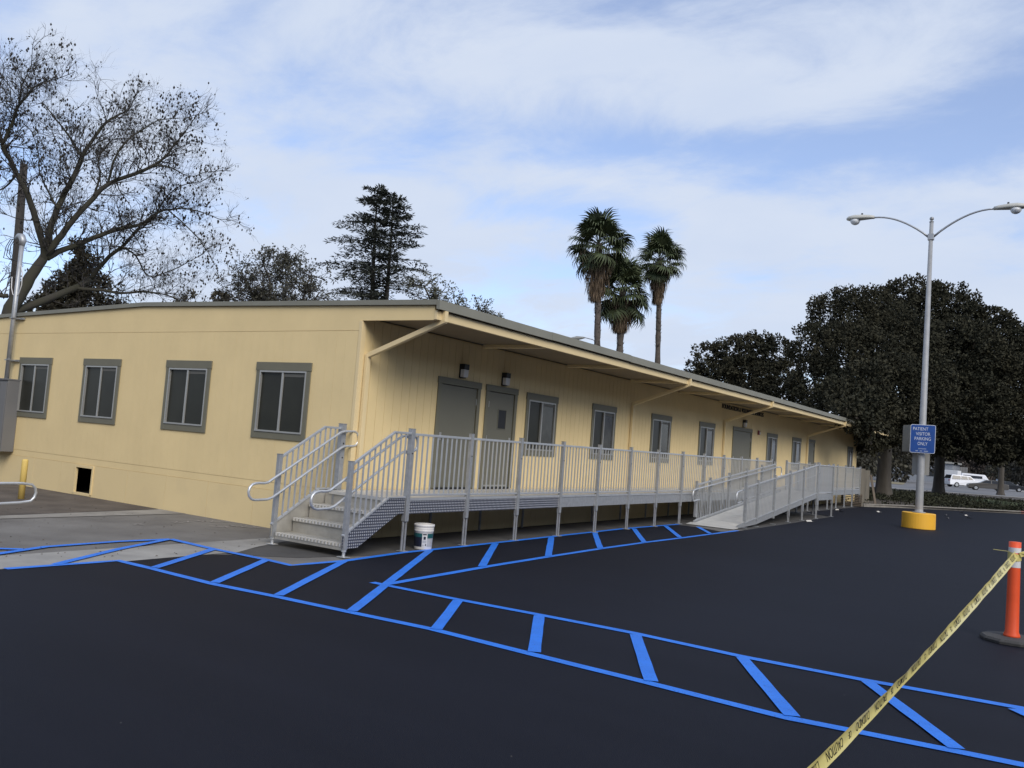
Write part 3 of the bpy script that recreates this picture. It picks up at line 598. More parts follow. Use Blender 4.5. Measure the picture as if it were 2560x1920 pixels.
MB().box(XL, 0.0, -0.10, 0.0-0.01, ZD-0.05, ZD).build('landing_edge', M_alud, st)

# ================================================================== ACCESS RAMP
rp_ = tag(empty('access_ramp', (0, 0, 0)), 'sloping aluminium ramp with railings and looped handrails in front of the walkway', 'ramp')
XI, XE = 1.42, 2.58
def rz(yv): return min(ZD, max(0.012, 0.045+(yv-11.35)*0.0957))
oy = [11.72, 12.70, 14.22, 15.75, 17.28, 19.0]; iy = [11.32, 12.32, 13.82, 15.32, 16.82, 18.2]
segs = [11.2, 12.70, 14.22, 15.75, 17.28, 19.0]
for a, b in zip(segs[:-1], segs[1:]):
    mb = MB(); za, zb = rz(a), rz(b)
    mb.prism([(a+0.004, za), (b-0.004, zb), (b-0.004, zb-0.04), (a+0.004, za-0.04 if a > 11.3 else za-0.01)], XI+0.05, XE-0.05, 0); mb.build('ramp_panel', M_alud, rp_)
    MB().prism([(a+0.005, za+0.05), (b-0.005, zb+0.05), (b-0.005, max(0.01, zb-0.12)), (a+0.005, max(0.008, za-0.12))], XE-0.022, XE+0.0, 0).build('side_plate', M_galv, rp_)
    MB().prism([(a+0.005, za+0.05), (b-0.005, zb+0.05), (b-0.005, max(0.01, zb-0.12)), (a+0.005, max(0.008, za-0.12))], XI, XI+0.022, 0).build('side_plate', M_galv, rp_)
MB().prism([(10.85, 0.006), (11.19, 0.036), (11.19, 0.010), (10.85, 0.003)], XI-0.05, XE+0.02, 0).build('toe_flap', M_alud, rp_)
deck_module(rp_, 19.0, 21.15, 1.31, 2.56); MB().box(2.562, 2.585, 19.0, 21.15, ZD-0.2, ZD+0.01).box(1.33, 2.56, 21.152, 21.175, ZD-0.2, ZD+0.01).build('side_plate', M_galv, rp_)
for k, yv in enumerate(oy): post(rp_, XE, yv, rz(yv)+1.03, rz(yv), zg=0.0, leg=True)
for k, yv in enumerate(iy): post(rp_, XI, yv, rz(yv)+1.03, rz(yv), leg=rz(yv) > 0.3)
for a, b in zip(oy[:-1], oy[1:]): rail_panel(rp_, XE, a+0.036, rz(a), XE, b-0.036, rz(b))
for a, b in zip(iy[:-1], iy[1:]): rail_panel(rp_, XI, a+0.036, rz(a), XI, b-0.036, rz(b))
post(rp_, XE, 19.09, 1.80, ZD, leg=False, foot=False); post(rp_, XE, 21.12, 1.80, ZD); post(rp_, XI+0.55, 21.12, 1.80, ZD)
rail_panel(rp_, XE, 19.13, ZD, XE, 21.08, ZD); rail_panel(rp_, XI+0.02, 21.12, ZD, XE-0.04, 21.12, ZD)
for (xh, yA, yB) in ((XI+0.085, 11.32, 18.25), (XE-0.085, 11.72, 19.0)):
    for lo in (0,):
        zA, zB = rz(yA)+0.86, rz(yB)+0.86; pts = [(xh, yB, zB), (xh, yA, zA), (xh, yA-0.32, zA-0.03)]
        zc = zA-0.175
        for a in range(30, 181, 30): pts.append((xh, yA-0.36-0.10*math.sin(R(a)), zc+0.145*math.cos(R(a))))
        pts += [(xh, yA-0.2, zA-0.30), (xh, yA+0.05, zA-0.28)]
        MB().tube(pts, 0.019, 8).build('handrail', M_alu, rp_, smooth=True)
        pe = [(xh, yB, zB), (xh, yB+0.30, zB+0.0), (xh, yB+0.42, zB-0.06), (xh, yB+0.42, zB-0.25), (xh, yB+0.3, zB-0.30), (xh, yB+0.02, zB-0.30)]
        if xh < 2: MB().tube(pe, 0.019, 8).build('handrail', M_alu, rp_, smooth=True)
MB().tube([(XE-0.085, yv, rz(yv)+0.60) for yv in (11.75, 19.0)], 0.016, 8).build('lower_rail', M_alu, rp_, smooth=True)

# handrail of another stair at the left edge, and the bollard behind it
r = tag(empty('looped_handrail', (-4.2, -3.2, 0)), 'looped aluminium handrail end entering at the left edge before the bollard', 'handrail')
pts = [(0, -1.6, 0.50), (0, 0.25, 0.505), (0, 0.38, 0.505)]
for a in range(30, 151, 30): pts.append((0, 0.47+0.145*math.sin(R(a)), 0.355+0.15*math.cos(R(a))))
pts += [(0, 0.38, 0.205), (0, 0.1, 0.195), (0, -1.6, 0.19)]
MB().tube(pts, 0.021, 10).build('rail', M_alu, r, smooth=True)
MB().box(-0.033, 0.033, -1.65, -1.58, 0.0, 0.8).build('post', M_galv, r)
bl = tag(empty('bollard', (-6.69, -1.48, 0)), 'yellow steel bollard with peeling paint behind the looped handrail', 'bollard')
MB().lathe([(0.055, 0.0), (0.055, 0.70), (0.049, 0.72), (0.02, 0.73)], n=16).build('post', M_yel2, bl, smooth=True)

# ================================================================== SMALL THINGS IN THE LOT
bk = tag(empty('bucket', (1.24, 0.43, -0.004)), 'white plastic paint bucket with teal and navy label under the walkway', 'bucket')
MB().lathe([(0.132, 0.0), (0.135, 0.01), (0.147, 0.27), (0.152, 0.275), (0.152, 0.29), (0.148, 0.295), (0.152, 0.31), (0.152, 0.325), (0.149, 0.33), (0.156, 0.345), (0.160, 0.352), (0.160, 0.374), (0.154, 0.38), (0.146, 0.38), (0.140, 0.30), (0.125, 0.02), (0.0, 0.02)], n=40).build('pail', M_white, bk, smooth=True)
def label_band(name, a0, a1, z0, z1, m, off=0.0012):
    mb = MB(); n = 14
    def rr(z): return 0.135+(z-0.01)*(0.012/0.26)+off
    for k in range(n):
        a, b = a0+(a1-a0)*k/n, a0+(a1-a0)*(k+1)/n
        mb.quad((rr(z0)*math.cos(a), rr(z0)*math.sin(a), z0), (rr(z0)*math.cos(b), rr(z0)*math.sin(b), z0), (rr(z1)*math.cos(b), rr(z1)*math.sin(b), z1), (rr(z1)*math.cos(a), rr(z1)*math.sin(a), z1))
    return mb.build(name, m, bk, smooth=True)
M_teal = mat('label_teal', (0.010, 0.085, 0.095), 0.5); M_navy = mat('label_navy', (0.008, 0.011, 0.028), 0.5); M_lgrey = mat('label_grey', (0.40, 0.41, 0.44), 0.5, var=0.3, vscale=160, stretch=(0.05, 0.05, 1)); M_lw = mat('label_white', (0.6, 0.6, 0.6), 0.5)
ca = math.atan2(CAM.y-0.43, CAM.x-1.24)
label_band('label_navy_field', ca-1.5, ca-0.13, 0.045, 0.19, M_navy); label_band('label_teal_field', ca-1.5, ca-0.13, 0.19, 0.245, M_teal)
label_band('label_strip', ca-0.129, ca+0.42, 0.045, 0.245, M_lw); label_band('label_teal_field', ca+0.421, ca+1.35, 0.175, 0.245, M_teal); label_band('label_text_block', ca+0.421, ca+1.35, 0.05, 0.174, M_lgrey)
label_band('label_text_block', ca-0.07, ca+0.36, 0.10, 0.145, M_lgrey, 0.002); label_band('label_emblem', ca+0.02, ca+0.26, 0.155, 0.20, M_navy, 0.002); label_band('label_emblem', ca-0.06, ca+0.34, 0.222, 0.24, M_navy, 0.002)
label_band('label_emblem', ca+0.22, ca+0.34, 0.06, 0.09, M_navy, 0.002); label_band('label_emblem', ca-0.06, ca+0.1, 0.055, 0.082, M_lgrey, 0.002)
MB().tube([(0.155*math.cos(ca+1.2+2.0*k/10), 0.155*math.sin(ca+1.2+2.0*k/10), 0.335-0.06*math.sin(math.pi*k/10)) for k in range(11)], 0.003, 5).build('wire_handle', M_galv, bk)

# delineator post with rubber base
DX, DY = 9.035, 0.745
dl = tag(empty('delineator_post', (DX, DY, 0)), 'orange delineator post with white reflective bands on a black rubber base', 'traffic post')
MB().lathe([(0.30, 0.004), (0.305, 0.03), (0.285, 0.052), (0.11, 0.058)], n=10).build('rubber_base', M_rubber, dl)
MB().lathe([(0.082, 0.056), (0.080, 0.075), (0.066, 0.11), (0.0615, 0.45), (0.059, 0.78), (0.059, 1.06), (0.0, 1.062)], n=28).build('tube', M_orange, dl, smooth=True)
for z0, z1 in ((0.79, 0.865), (0.945, 1.0)): MB().lathe([(0.0602, z0), (0.0602, z1)], n=28, close=False).build('reflective_band', M_refl, dl, smooth=True)
# caution tape from the post towards the viewer
tp = tag(empty('caution_tape', (DX, DY, 0.93)), 'pale yellow printed caution tape tied to the orange post', 'tape'); tp.location = (0, 0, 0)
A = Vector((DX+0.02, DY-0.055, 0.93)); Bm = gp(2052, 1918); TW = 0.075
v_ = ray(2010, 1920); Bp = CAM+v_*((-6.0-CAM.y)/v_.y)
dirT = (Bp-A); END = A+dirT*1.45
def tp_pt(t): p = A.lerp(END, t); p.z -= 0.075*math.sin(math.pi*min(1, t)); return p
def tp_frame(t):
    p = tp_pt(t); d = (tp_pt(min(1.05, t+0.01))-p).normalized(); tw = R(14+16*math.sin(7*t+1)+10*t+5*math.sin(23*t))
    sdv = d.cross(Vector((0, 0, 1))).normalized(); upv = sdv.cross(d).normalized()
    wv = upv*math.cos(tw)+sdv*math.sin(tw); nv = wv.cross(d).normalized()
    return p, d, wv, nv
mb = MB(); n = 120
def crinkle(t, s): return 0.006*(s+0.5)*math.sin(t*150+4*s)*(0.4+0.6*noise.noise((t*9, 0, 5)))+0.005*noise.noise((t*26, s*2, 1))
def curl(s): return -0.010*(1-(2*s)**2)*0.8+0.004*s      # the strip is slightly cupped
for k in range(n+1):
    p, d, wv, nv = tp_frame(k/n)
    for j in range(7):
        s = j/6-0.5; mb.v.append(tuple(p+wv*(s*TW+(0.004*noise.noise((k*0.23, 0, 3)) if j == 6 else 0))+nv*(curl(s)+crinkle(k/n, s))))
for k in range(n):
    for j in range(6): a = k*7+j; mb.f.append((a, a+1, a+8, a+7))
to = mb.build('strip', M_tape, tp, smooth=True)
total = (END-A).length
def tape_text(txt, t0, length, h, vofs):
    me = text_mesh(txt, 1.0); xs = [v.co.x for v in me.vertices]; yy = [v.co.y for v in me.vertices]
    x0, x1, y0_, y1_ = min(xs), max(xs), min(yy), max(yy)
    side = 1 if (CAM-tp_pt(0.5)).dot(tp_frame(0.5)[3]) > 0 else -1
    for v in me.vertices:
        t = t0+(v.co.x-x0)/(x1-x0)*length/total; s = vofs-((v.co.y-y0_)/(y1_-y0_)-0.5)*h/TW
        p, d, wv, nv = tp_frame(t); q = p+wv*(s*TW)+nv*(curl(s)+crinkle(min(1, t), s)+0.0016*side); v.co = q
    me.materials.clear(); me.materials.append(M_letter); o = bpy.data.objects.new('print', me); COL.objects.link(o); o.parent = tp
t = 0.10/total; k = 0
while t < 0.97:
    if k % 3 == 0: tape_text('CAUTION', t, 0.26, 0.046, 0.0); t += 0.37/total
    elif k % 3 == 1: tape_text('CUIDADO', t, 0.26, 0.046, 0.0); t += 0.34/total
    else: tape_text('CE', t, 0.05, 0.034, -0.05); t += 0.15/total
    k += 1
# the knot and loose ends round the post
kn = MB()
for k in range(16):
    a, b = 2*math.pi*k/16, 2*math.pi*(k+1)/16
    rr = 0.066
    kn.quad((DX+rr*math.cos(a), DY+rr*math.sin(a), 0.868+0.01*math.sin(a)), (DX+rr*math.cos(b), DY+rr*math.sin(b), 0.868+0.01*math.sin(b)), (DX+rr*math.cos(b), DY+rr*math.sin(b), 0.942+0.01*math.sin(b*2)), (DX+rr*math.cos(a), DY+rr*math.sin(a), 0.942+0.01*math.sin(a*2)))
kn.build('wrap', M_tape, tp, smooth=True)
MB().bar((DX-0.05, DY-0.05, 0.955), (DX-0.20, DY-0.03, 0.957), 0.012, 0.005).bar((DX+0.05, DY-0.05, 0.93), (DX+0.34, DY+0.12, 1.06), 0.012, 0.05).bar((DX+0.05, DY-0.05, 0.95), (DX+0.3, DY+0.0, 0.945), 0.012, 0.008).build('loose_end', M_tape, tp)

# ================================================================== LIGHT POLE AND SIGNS
LX, LY = 5.50, 19.8
lp = tag(empty('light_pole', (LX, LY, 0)), 'tall grey parking lot light pole with two curved arms on a yellow base', 'light pole')
MB().lathe([(0.485, 0.002), (0.49, 0.02), (0.485, 0.468), (0.472, 0.48)], n=40).build('concrete_base', M_yel, lp, bevel=0.0)
MB().lathe([(0.20, 0.482), (0.20, 0.51), (0.125, 0.512), (0.118, 0.6), (0.058, 9.72)], n=20).build('shaft', mat('weathered_grey_steel', (0.30, 0.31, 0.32), 0.6, 0.15, var=0.14, vscale=5), lp, smooth=True)
MB().lathe([(0.068, 9.722), (0.068, 9.745), (0.03, 9.75), (0.035, 9.78), (0.062, 9.81), (0.066, 9.84), (0.05, 9.88), (0.0, 9.90)], n=14).build('finial', M_galvd, lp, smooth=True)
MB().box(-0.09, 0.09, -0.075, 0.075, 9.14, 9.34).build('arm_collar', M_galv, lp, bevel=0.01)
for s in (-1, 1):
    pts = []
    for k in range(11):
        t = k/10; pts.append((s*(0.08+1.68*t), 0, 9.25+0.80*math.sin(t*math.pi/2)**0.9-0.04*t*t))
    am = MB().tube(pts, [0.034-0.008*k/10 for k in range(11)], 10).build('arm', M_galv, lp, smooth=True)
    z0 = pts[-1][2]; x0 = pts[-1][0]
    # cobra-head luminaire, lofted
    secs = [(-0.03, 0.07, 0.065, 0.04), (0.10, 0.10, 0.10, 0.04), (0.36, 0.16, 0.125, 0.05), (0.60, 0.185, 0.135, 0.06), (0.77, 0.145, 0.10, 0.05), (0.84, 0.07, 0.045, 0.025)]
    mb = MB(); n = 14
    for (dx, hw, ht, hb) in secs:
        for j in range(n):
            a = 2*math.pi*j/n; cz = math.sin(a); mb.v.append((x0+s*dx, hw*math.cos(a), z0+(ht*cz if cz > 0 else hb*cz)))
    for k in range(len(secs)-1):
        for j in range(n): a = k*n+j; b = k*n+(j+1) % n; mb.f.append((a, b, b+n, a+n))
    mb.f += [tuple(range(n)), tuple(range((len(secs)-1)*n, len(secs)*n))]
    hd = mb.build('lamp_head', M_lamp, lp, smooth=True)
    MB().lathe([(0.16, 0.0), (0.15, -0.07), (0.11, -0.13), (0.05, -0.16), (0.0, -0.165)], (x0+s*0.57, 0, z0-0.04), 18).build('lens', M_lens, hd, smooth=True)
    MB().lathe([(0.03, 0.12), (0.03, 0.175), (0.0, 0.18)], (x0+s*0.36, 0, z0), 10).build('photocell', M_black, hd)
sg = tag(empty('parking_sign', (5.545, 19.60, 0)), 'blue PATIENT VISITOR PARKING ONLY sign on the light pole', 'sign'); sg.rotation_euler = (0, 0, R(3))
def rrect(w_, h_, rad, n=5):
    pts = []
    for cxs, czs, a0 in ((w_/2-rad, h_/2-rad, 0), (-w_/2+rad, h_/2-rad, 90), (-w_/2+rad, -h_/2+rad, 180), (w_/2-rad, -h_/2+rad, 270)):
        for k in range(n+1): a = R(a0+90*k/n); pts.append((cxs+rad*math.cos(a), czs+rad*math.sin(a)))
    return pts
SZ = 2.785; SW, SH = 0.715, 0.885
MB().prism([(p[0], p[1]+SZ) for p in rrect(SW, SH, 0.05)], 0.0, 0.004, 1).build('border', M_signw, sg)
MB().prism([(p[0], p[1]+SZ) for p in rrect(SW-0.03, SH-0.03, 0.04)], -0.003, -0.0004, 1).build('face', M_signb, sg)
def sgt(txt, xc, zc, hgt, wid=None):
    o = text_obj('legend', txt, hgt*1.38, M_signw, sg, frame_mat((xc, -0.0045, zc), (1, 0, 0), (0, 0, 1)), bold=0.0)
    if wid:
        xs = [v.co.x for v in o.data.vertices]; m0 = (min(xs)+max(xs))/2; f = wid/(max(xs)-min(xs))
        for v in o.data.vertices: v.co.x = xc+(v.co.x-m0)*f
sgt('PATIENT', -0.07, SZ+0.26, 0.105, 0.43); sgt('VISITOR', 0.005, SZ+0.105, 0.105, 0.41); sgt('PARKING', 0.0, SZ-0.045, 0.105, 0.46); sgt('ONLY', 0.0, SZ-0.20, 0.105, 0.28)
mb = MB()
for k in range(8): mb.box(-0.115+k*0.029, -0.094+k*0.029, -0.005, -0.0042, SZ-0.325, SZ-0.292)
for (a, b) in ((-0.19, -0.12), (-0.07, 0.0), (0.045, 0.165)): mb.box(a, b, -0.005, -0.0042, SZ-0.395, SZ-0.365)
mb.build('small_legend', mat('sign_faded_white', (0.28, 0.34, 0.50), 0.5), sg)
s2 = tag(empty('sign_panel', (5.06, 19.78, 0)), 'grey back of a sign angled behind the blue sign', 'sign'); s2.rotation_euler = (0, 0, R(-52))
MB().prism([(p[0], p[1]+SZ) for p in rrect(0.50, 0.84, 0.05)], 0.0, 0.005, 1).build('panel', M_signbk, s2)
MB().bar((0.05, 0.012, SZ), (0.20, 0.09, SZ), 0.03, 0.04).build('bracket', M_galvd, s2)
s3 = tag(empty('small_sign_panel', (5.47, 19.97, 0)), 'grey back of a small sign on the pole below the blue sign', 'sign')
MB().prism([(p[0], p[1]+2.0) for p in rrect(0.50, 0.68, 0.03)], 0.0, 0.005, 1).build('panel', mat('galvanised_sign_back', (0.36, 0.355, 0.33), 0.6, 0.2, var=0.1), s3)
MB().box(-0.03, 0.03, -0.05, 0.0, 1.7, 2.3).build('bracket', M_galvd, s3)

# ================================================================== PALLET, BOARDS, LITTER
pl = tag(empty('pallet', (1.02, 32.0, 0), R(10)), 'weathered wooden pallet stack lying beside the far walkway', 'pallet')
for k in range(7): MB().box(-0.45, 0.45, -0.5+0.0, -0.41, 0.02+0.075*k, 0.055+0.075*k).build('slat', M_wood, pl)
for xx in (-0.43, 0.0, 0.38): MB().box(xx, xx+0.05, -0.405, 0.45, 0.0, 0.55).build('bearer', M_wood, pl)
bd = tag(empty('leaning_board', (1.55, 33.7, 0.0)), 'long pale board leaning against the plywood by the ficus trunk', 'board')
MB().bar((0.25, -0.35, 0.12), (-0.08, 0.1, 1.45), 0.10, 0.03).build('plank', M_wood, bd)
pw = tag(empty('plywood_barrier', (1.26, 33.55, 0)), 'weathered plywood sheets standing between the walkway end and the ficus trunk', 'barrier')
M_ply = mat('weathered_plywood', (0.17, 0.15, 0.115), 0.9, var=0.25, vscale=2.5, stretch=(1, 1, 0.3))
for k in range(2): MB().box(-0.02-0.012*k, 0.0-0.012*k, -1.2+1.22*k, 0.0+1.22*k, 0.12, 1.72-0.06*k).build('sheet', M_ply, pw)
MB().box(-0.12, -0.045, -0.05, 0.05, 0.1, 1.6).build('stake', M_wood, pw)
M_paper = mat('pale_litter', (0.5, 0.48, 0.44), 0.8)
for k, (px, py) in enumerate(((2093, 1276), (2104, 1280), (2129, 1264), (2198, 1281), (2195, 1262), (2203, 1264), (2245, 1267), (2365, 1288), (2417, 1290), (2425, 1296), (2370, 1296), (2406, 1283), (2025, 1305))):
    g = gp(px, py); s = random.uniform(0.06, 0.16); a = random.random()*3
    mb = MB(); mb.quad((-s, -s*0.3, 0.004), (s, -s*0.4, 0.02), (s*0.9, s*0.4, 0.012), (-s*0.8, s*0.35, 0.03)); mb.quad((-s*0.8, s*0.35, 0.03), (s*0.9, s*0.4, 0.012), (s*0.7, s*0.7, 0.05), (-s*0.5, s*0.6, 0.045))
    tag(mb.build('litter_scrap', M_paper, loc=(g.x, g.y, 0.004)), 'small pale scrap of litter lying on the dark asphalt near the kerb', 'litter', 'litter scraps on the asphalt').rotation_euler = (0, 0, a)
mb = MB()
for k in range(170):
    px, py = random.uniform(0, 700), random.uniform(1225, 1400); g = gp(px, py)
    if g.y > -0.05 or g.x > 0.2: continue
    s = random.uniform(0.006, 0.022); a = random.random()*6.3; c_, s_ = math.cos(a)*s, math.sin(a)*s
    mb.quad((g.x-c_, g.y-s_, 0.001), (g.x+s_*0.4, g.y-c_*0.4, 0.004), (g.x+c_, g.y+s_, 0.002), (g.x-s_*0.4, g.y+c_*0.4, 0.010))
tag(mb.build('fallen_leaves', mat('dead_leaf', (0.07, 0.05, 0.035), 0.9, island=0.6)), 'dead leaves scattered over the old paving by the end wall', 'leaves', kind='stuff')
ck = MB(); random.seed(5)
for (px, py) in ((345, 1310), (440, 1305), (470, 1304), (500, 1302), (530, 1303), (560, 1303), (535, 1315), (560, 1316), (585, 1314), (610, 1316), (640, 1318)):
    g = gp(px, py); a = random.uniform(0, 3.14)
    for q in range(2):
        b = a+q*1.3; d = Vector((math.cos(b), math.sin(b), 0))*0.11; nn = Vector((-d.y, d.x, 0)).normalized()*0.010; c_ = Vector((g.x+0.04*q, g.y, -0.0005))
        ck.quad(c_-d-nn, c_+d-nn, c_+d+nn, c_-d+nn)
tag(ck.build('chalk_marks', mat('worn_chalk', (0.30, 0.28, 0.26), 0.95)), 'faint worn chalk strokes on the old paving by the end wall', 'chalk marks')

# ================================================================== VEHICLES BEYOND THE TREES
def vehicle(name, label, cat, loc, rz_, Lh, W_, prof, belt, wins, m_body, shield, wr=0.33, axles=(-1.4, 1.4), lights=()):
    r = tag(empty(name, loc, rz_), label, cat)
    H_ = max(p[1] for p in prof)
    def hw(z): return W_/2 if z < belt else W_/2-(z-belt)/(H_-belt)*0.20
    mb = MB(); n = len(prof)
    mb.v = [(p[0], hw(p[1]), p[1]) for p in prof]+[(p[0], -hw(p[1]), p[1]) for p in prof]
    mb.f = [tuple(range(n)), tuple(range(2*n-1, n-1, -1))]+[(k, n+k, n+(k+1) % n, (k+1) % n) for k in range(n)]
    mb.build('body', m_body, r, bevel=0.05)
    for wpts in wins:
        for s in (-1, 1):
            m2 = MB(); m2.v = [(p[0], s*(hw(p[1])+0.012), p[1]) for p in wpts]+[(p[0], s*(hw(p[1])-0.03), p[1]) for p in wpts]; q = len(wpts)
            m2.f = [tuple(range(q)), tuple(range(2*q-1, q-1, -1))]+[(k, q+k, q+(k+1) % q, (k+1) % q) for k in range(q)]; m2.build('side_window', M_vglass, r)
    for (a, b) in shield:
        d = Vector((b[0]-a[0], b[1]-a[1])); nn = Vector((-d.y, d.x)).normalized()*(0.015 if a[0] < b[0] else -0.015)
        if nn.y < 0: nn = -nn
        m2 = MB(); m2.quad((a[0]+nn.x, hw(a[1])-0.08, a[1]+nn.y), (a[0]+nn.x, -hw(a[1])+0.08, a[1]+nn.y), (b[0]+nn.x, -hw(b[1])+0.08, b[1]+nn.y), (b[0]+nn.x, hw(b[1])-0.08, b[1]+nn.y)); m2.build('windscreen', M_vglass, r)
    for ax in axles:
        for s in (-1, 1):
            c = Vector((ax, s*(W_/2-0.09), wr))
            w_ = MB().tube([c-Vector((0, 0.11, 0)), c+Vector((0, 0.11, 0))], wr, 18).build('wheel', M_tyre, r)
            MB().tube([c+Vector((0, s*0.105, 0)), c+Vector((0, s*0.125, 0))], wr*0.62, 14).build('rim', M_galv, w_)
    for (lx, ly, lz, mm) in lights: MB().box(lx-0.04, lx+0.04, ly-0.14, ly+0.14, lz-0.08, lz+0.08).build('headlight' if mm is M_lens else 'tail_light', mm, r)
    return r
M_vglass = mat('vehicle_glass', (0.012, 0.014, 0.017), 0.1); M_tyre = mat('tyre', (0.015, 0.015, 0.016), 0.85)
M_vw = mat('white_car_paint', (0.70, 0.71, 0.74), 0.3); M_vd = mat('brown_grey_car_paint', (0.10, 0.092, 0.082), 0.3, 0.3); M_vk = mat('dark_car_paint', (0.018, 0.02, 0.024), 0.3)
M_tail = mat('tail_light_red', (0.3, 0.02, 0.02), 0.3)
suvp = [(-2.55, 0.35), (2.5, 0.35), (2.6, 0.75), (2.5, 1.02), (1.25, 1.18), (0.55, 1.80), (-2.2, 1.86), (-2.5, 1.2), (-2.6, 0.8)]
sedp = [(-2.35, 0.3), (2.35, 0.3), (2.42, 0.6), (2.25, 0.82), (1.05, 0.98), (0.25, 1.42), (-0.95, 1.43), (-1.75, 1.06), (-2.35, 1.0), (-2.42, 0.6)]
vanp = [(-2.9, 0.4), (2.85, 0.4), (2.95, 0.8), (2.8, 1.1), (2.0, 1.35), (1.4, 2.25), (-2.75, 2.35), (-2.9, 1.3)]
g = gp(2408, 1219.5)
vehicle('sport_utility_vehicle', 'white sport utility vehicle parked beyond the tree trunks', 'car', (g.x, g.y, 0.02), R(35), 5.2, 2.0, suvp, 1.15,
        [[(-2.2, 1.22), (-0.95, 1.22), (-0.95, 1.7), (-2.1, 1.72)], [(-0.85, 1.22), (0.1, 1.22), (0.1, 1.68), (-0.85, 1.7)], [(0.2, 1.22), (1.0, 1.22), (0.5, 1.66), (0.2, 1.67)]], M_vw, [((1.2, 1.22), (0.6, 1.76)), ((-2.48, 1.25), (-2.24, 1.78))], 0.38, (-1.55, 1.55), [(-2.58, 0.7, 1.0, M_tail), (-2.58, -0.7, 1.0, M_tail)])
g = gp(2468, 1227.5)
vehicle('sedan', 'brown grey sedan parked in front of the white sport utility vehicle', 'car', (g.x, g.y, 0.02), R(192), 4.8, 1.8, sedp, 0.95, [[(-1.6, 1.0), (-0.4, 1.0), (-0.4, 1.36), (-0.95, 1.37)], [(-0.3, 1.0), (0.85, 1.0), (0.25, 1.36), (-0.3, 1.37)]], M_vd, [((1.0, 1.0), (0.3, 1.4)), ((-1.7, 1.08), (-1.0, 1.41))], 0.32, (-1.4, 1.45), [(2.36, 0.6, 0.68, M_lens), (2.36, -0.6, 0.68, M_lens)])
g = gp(2518, 1228.0)
vehicle('dark_sedan', 'dark sedan half hidden behind the thin tree trunk', 'car', (g.x, g.y, 0.02), R(8), 4.8, 1.8, sedp, 0.95, [[(-1.6, 1.0), (-0.4, 1.0), (-0.4, 1.36), (-0.95, 1.37)], [(-0.3, 1.0), (0.85, 1.0), (0.25, 1.36), (-0.3, 1.37)]], M_vk, [((1.0, 1.0), (0.3, 1.4)), ((-1.7, 1.08), (-1.0, 1.41))], 0.32, (-1.4, 1.45), [(2.36, 0.6, 0.68, M_lens), (2.36, -0.6, 0.68, M_lens)])
g = gp(2440, 1214.5)
vehicle('passenger_van', 'long white passenger van behind the white sport utility vehicle', 'van', (g.x, g.y, 0.02), R(15), 5.9, 2.1, vanp, 1.3, [[(-2.6, 1.45), (0.9, 1.45), (0.9, 1.95), (-2.55, 1.98)]], M_vw, [((1.95, 1.42), (1.45, 2.15))], 0.38, (-1.8, 1.9))
g = gp(2513, 1215.5)
vehicle('small_white_van', 'white cargo van right of the thin tree trunk', 'van', (g.x, g.y, 0.02), R(205), 5.9, 2.1, vanp, 1.3, [[(0.4, 1.35), (1.75, 1.35), (1.3, 2.0), (0.4, 2.02)]], M_vw, [((1.95, 1.42), (1.45, 2.15))], 0.38, (-1.8, 1.9))
g = gp(2385, 1213.0)
vehicle('dark_hatchback', 'dark car left of the white sport utility vehicle', 'car', (g.x, g.y, 0.02), R(190), 4.8, 1.8, sedp, 0.95, [[(-1.6, 1.0), (-0.4, 1.0), (-0.4, 1.36), (-0.95, 1.37)], [(-0.3, 1.0), (0.85, 1.0), (0.25, 1.36), (-0.3, 1.37)]], M_vk, [((1.0, 1.0), (0.3, 1.4)), ((-1.7, 1.08), (-1.0, 1.41))], 0.32, (-1.4, 1.45))
g = gp(2372, 1209.5)
tr = tag(empty('cargo_trailer', (g.x, g.y, 0.02), R(-12)), 'white box trailer parked right of the second ficus trunk', 'trailer')
MB().box(-1.9, 1.9, -1.0, 1.0, 0.5, 2.7).build('box', mat('trailer_white', (0.62, 0.63, 0.65), 0.5), tr, bevel=0.04); MB().bar((1.9, 0, 0.5), (3.0, 0, 0.5), 0.12, 0.1).build('tow_bar', M_black, tr)
for s in (-1, 1): MB().tube([(0.4, s*1.0-0.1, 0.34), (0.4, s*1.0+0.1, 0.34)], 0.34, 14).build('wheel', M_tyre, tr)
g = gp(2392, 1206)
fp = tag(empty('panel_fence', (g.x, g.y, 0.02), R(-14)), 'pale slatted panel fence behind the white trailer', 'fence')
for k in range(9): MB().box(-3+k*0.62, -3+k*0.62+0.55, -0.05, 0.05, 0, 4.0).build('slat', M_side, fp)
g = gp(2270, 1200)
wl = tag(empty('low_building', (g.x-8, g.y+5, 0)), 'low grey building far across the street left of the pole', 'building')
MB().box(-16, 16, 0, 14, 0, 4.2).build('wall', mat('far_wall', (0.22, 0.24, 0.27), 0.9, var=0.1), wl); MB().box(-16.4, 16.4, -0.4, 14.4, 4.2, 4.6).build('roof', M_roof, wl)
for k in range(6): MB().box(-14+k*5, -11.5+k*5, -0.06, -0.005, 1.2, 2.8).build('window', M_vglass, wl)

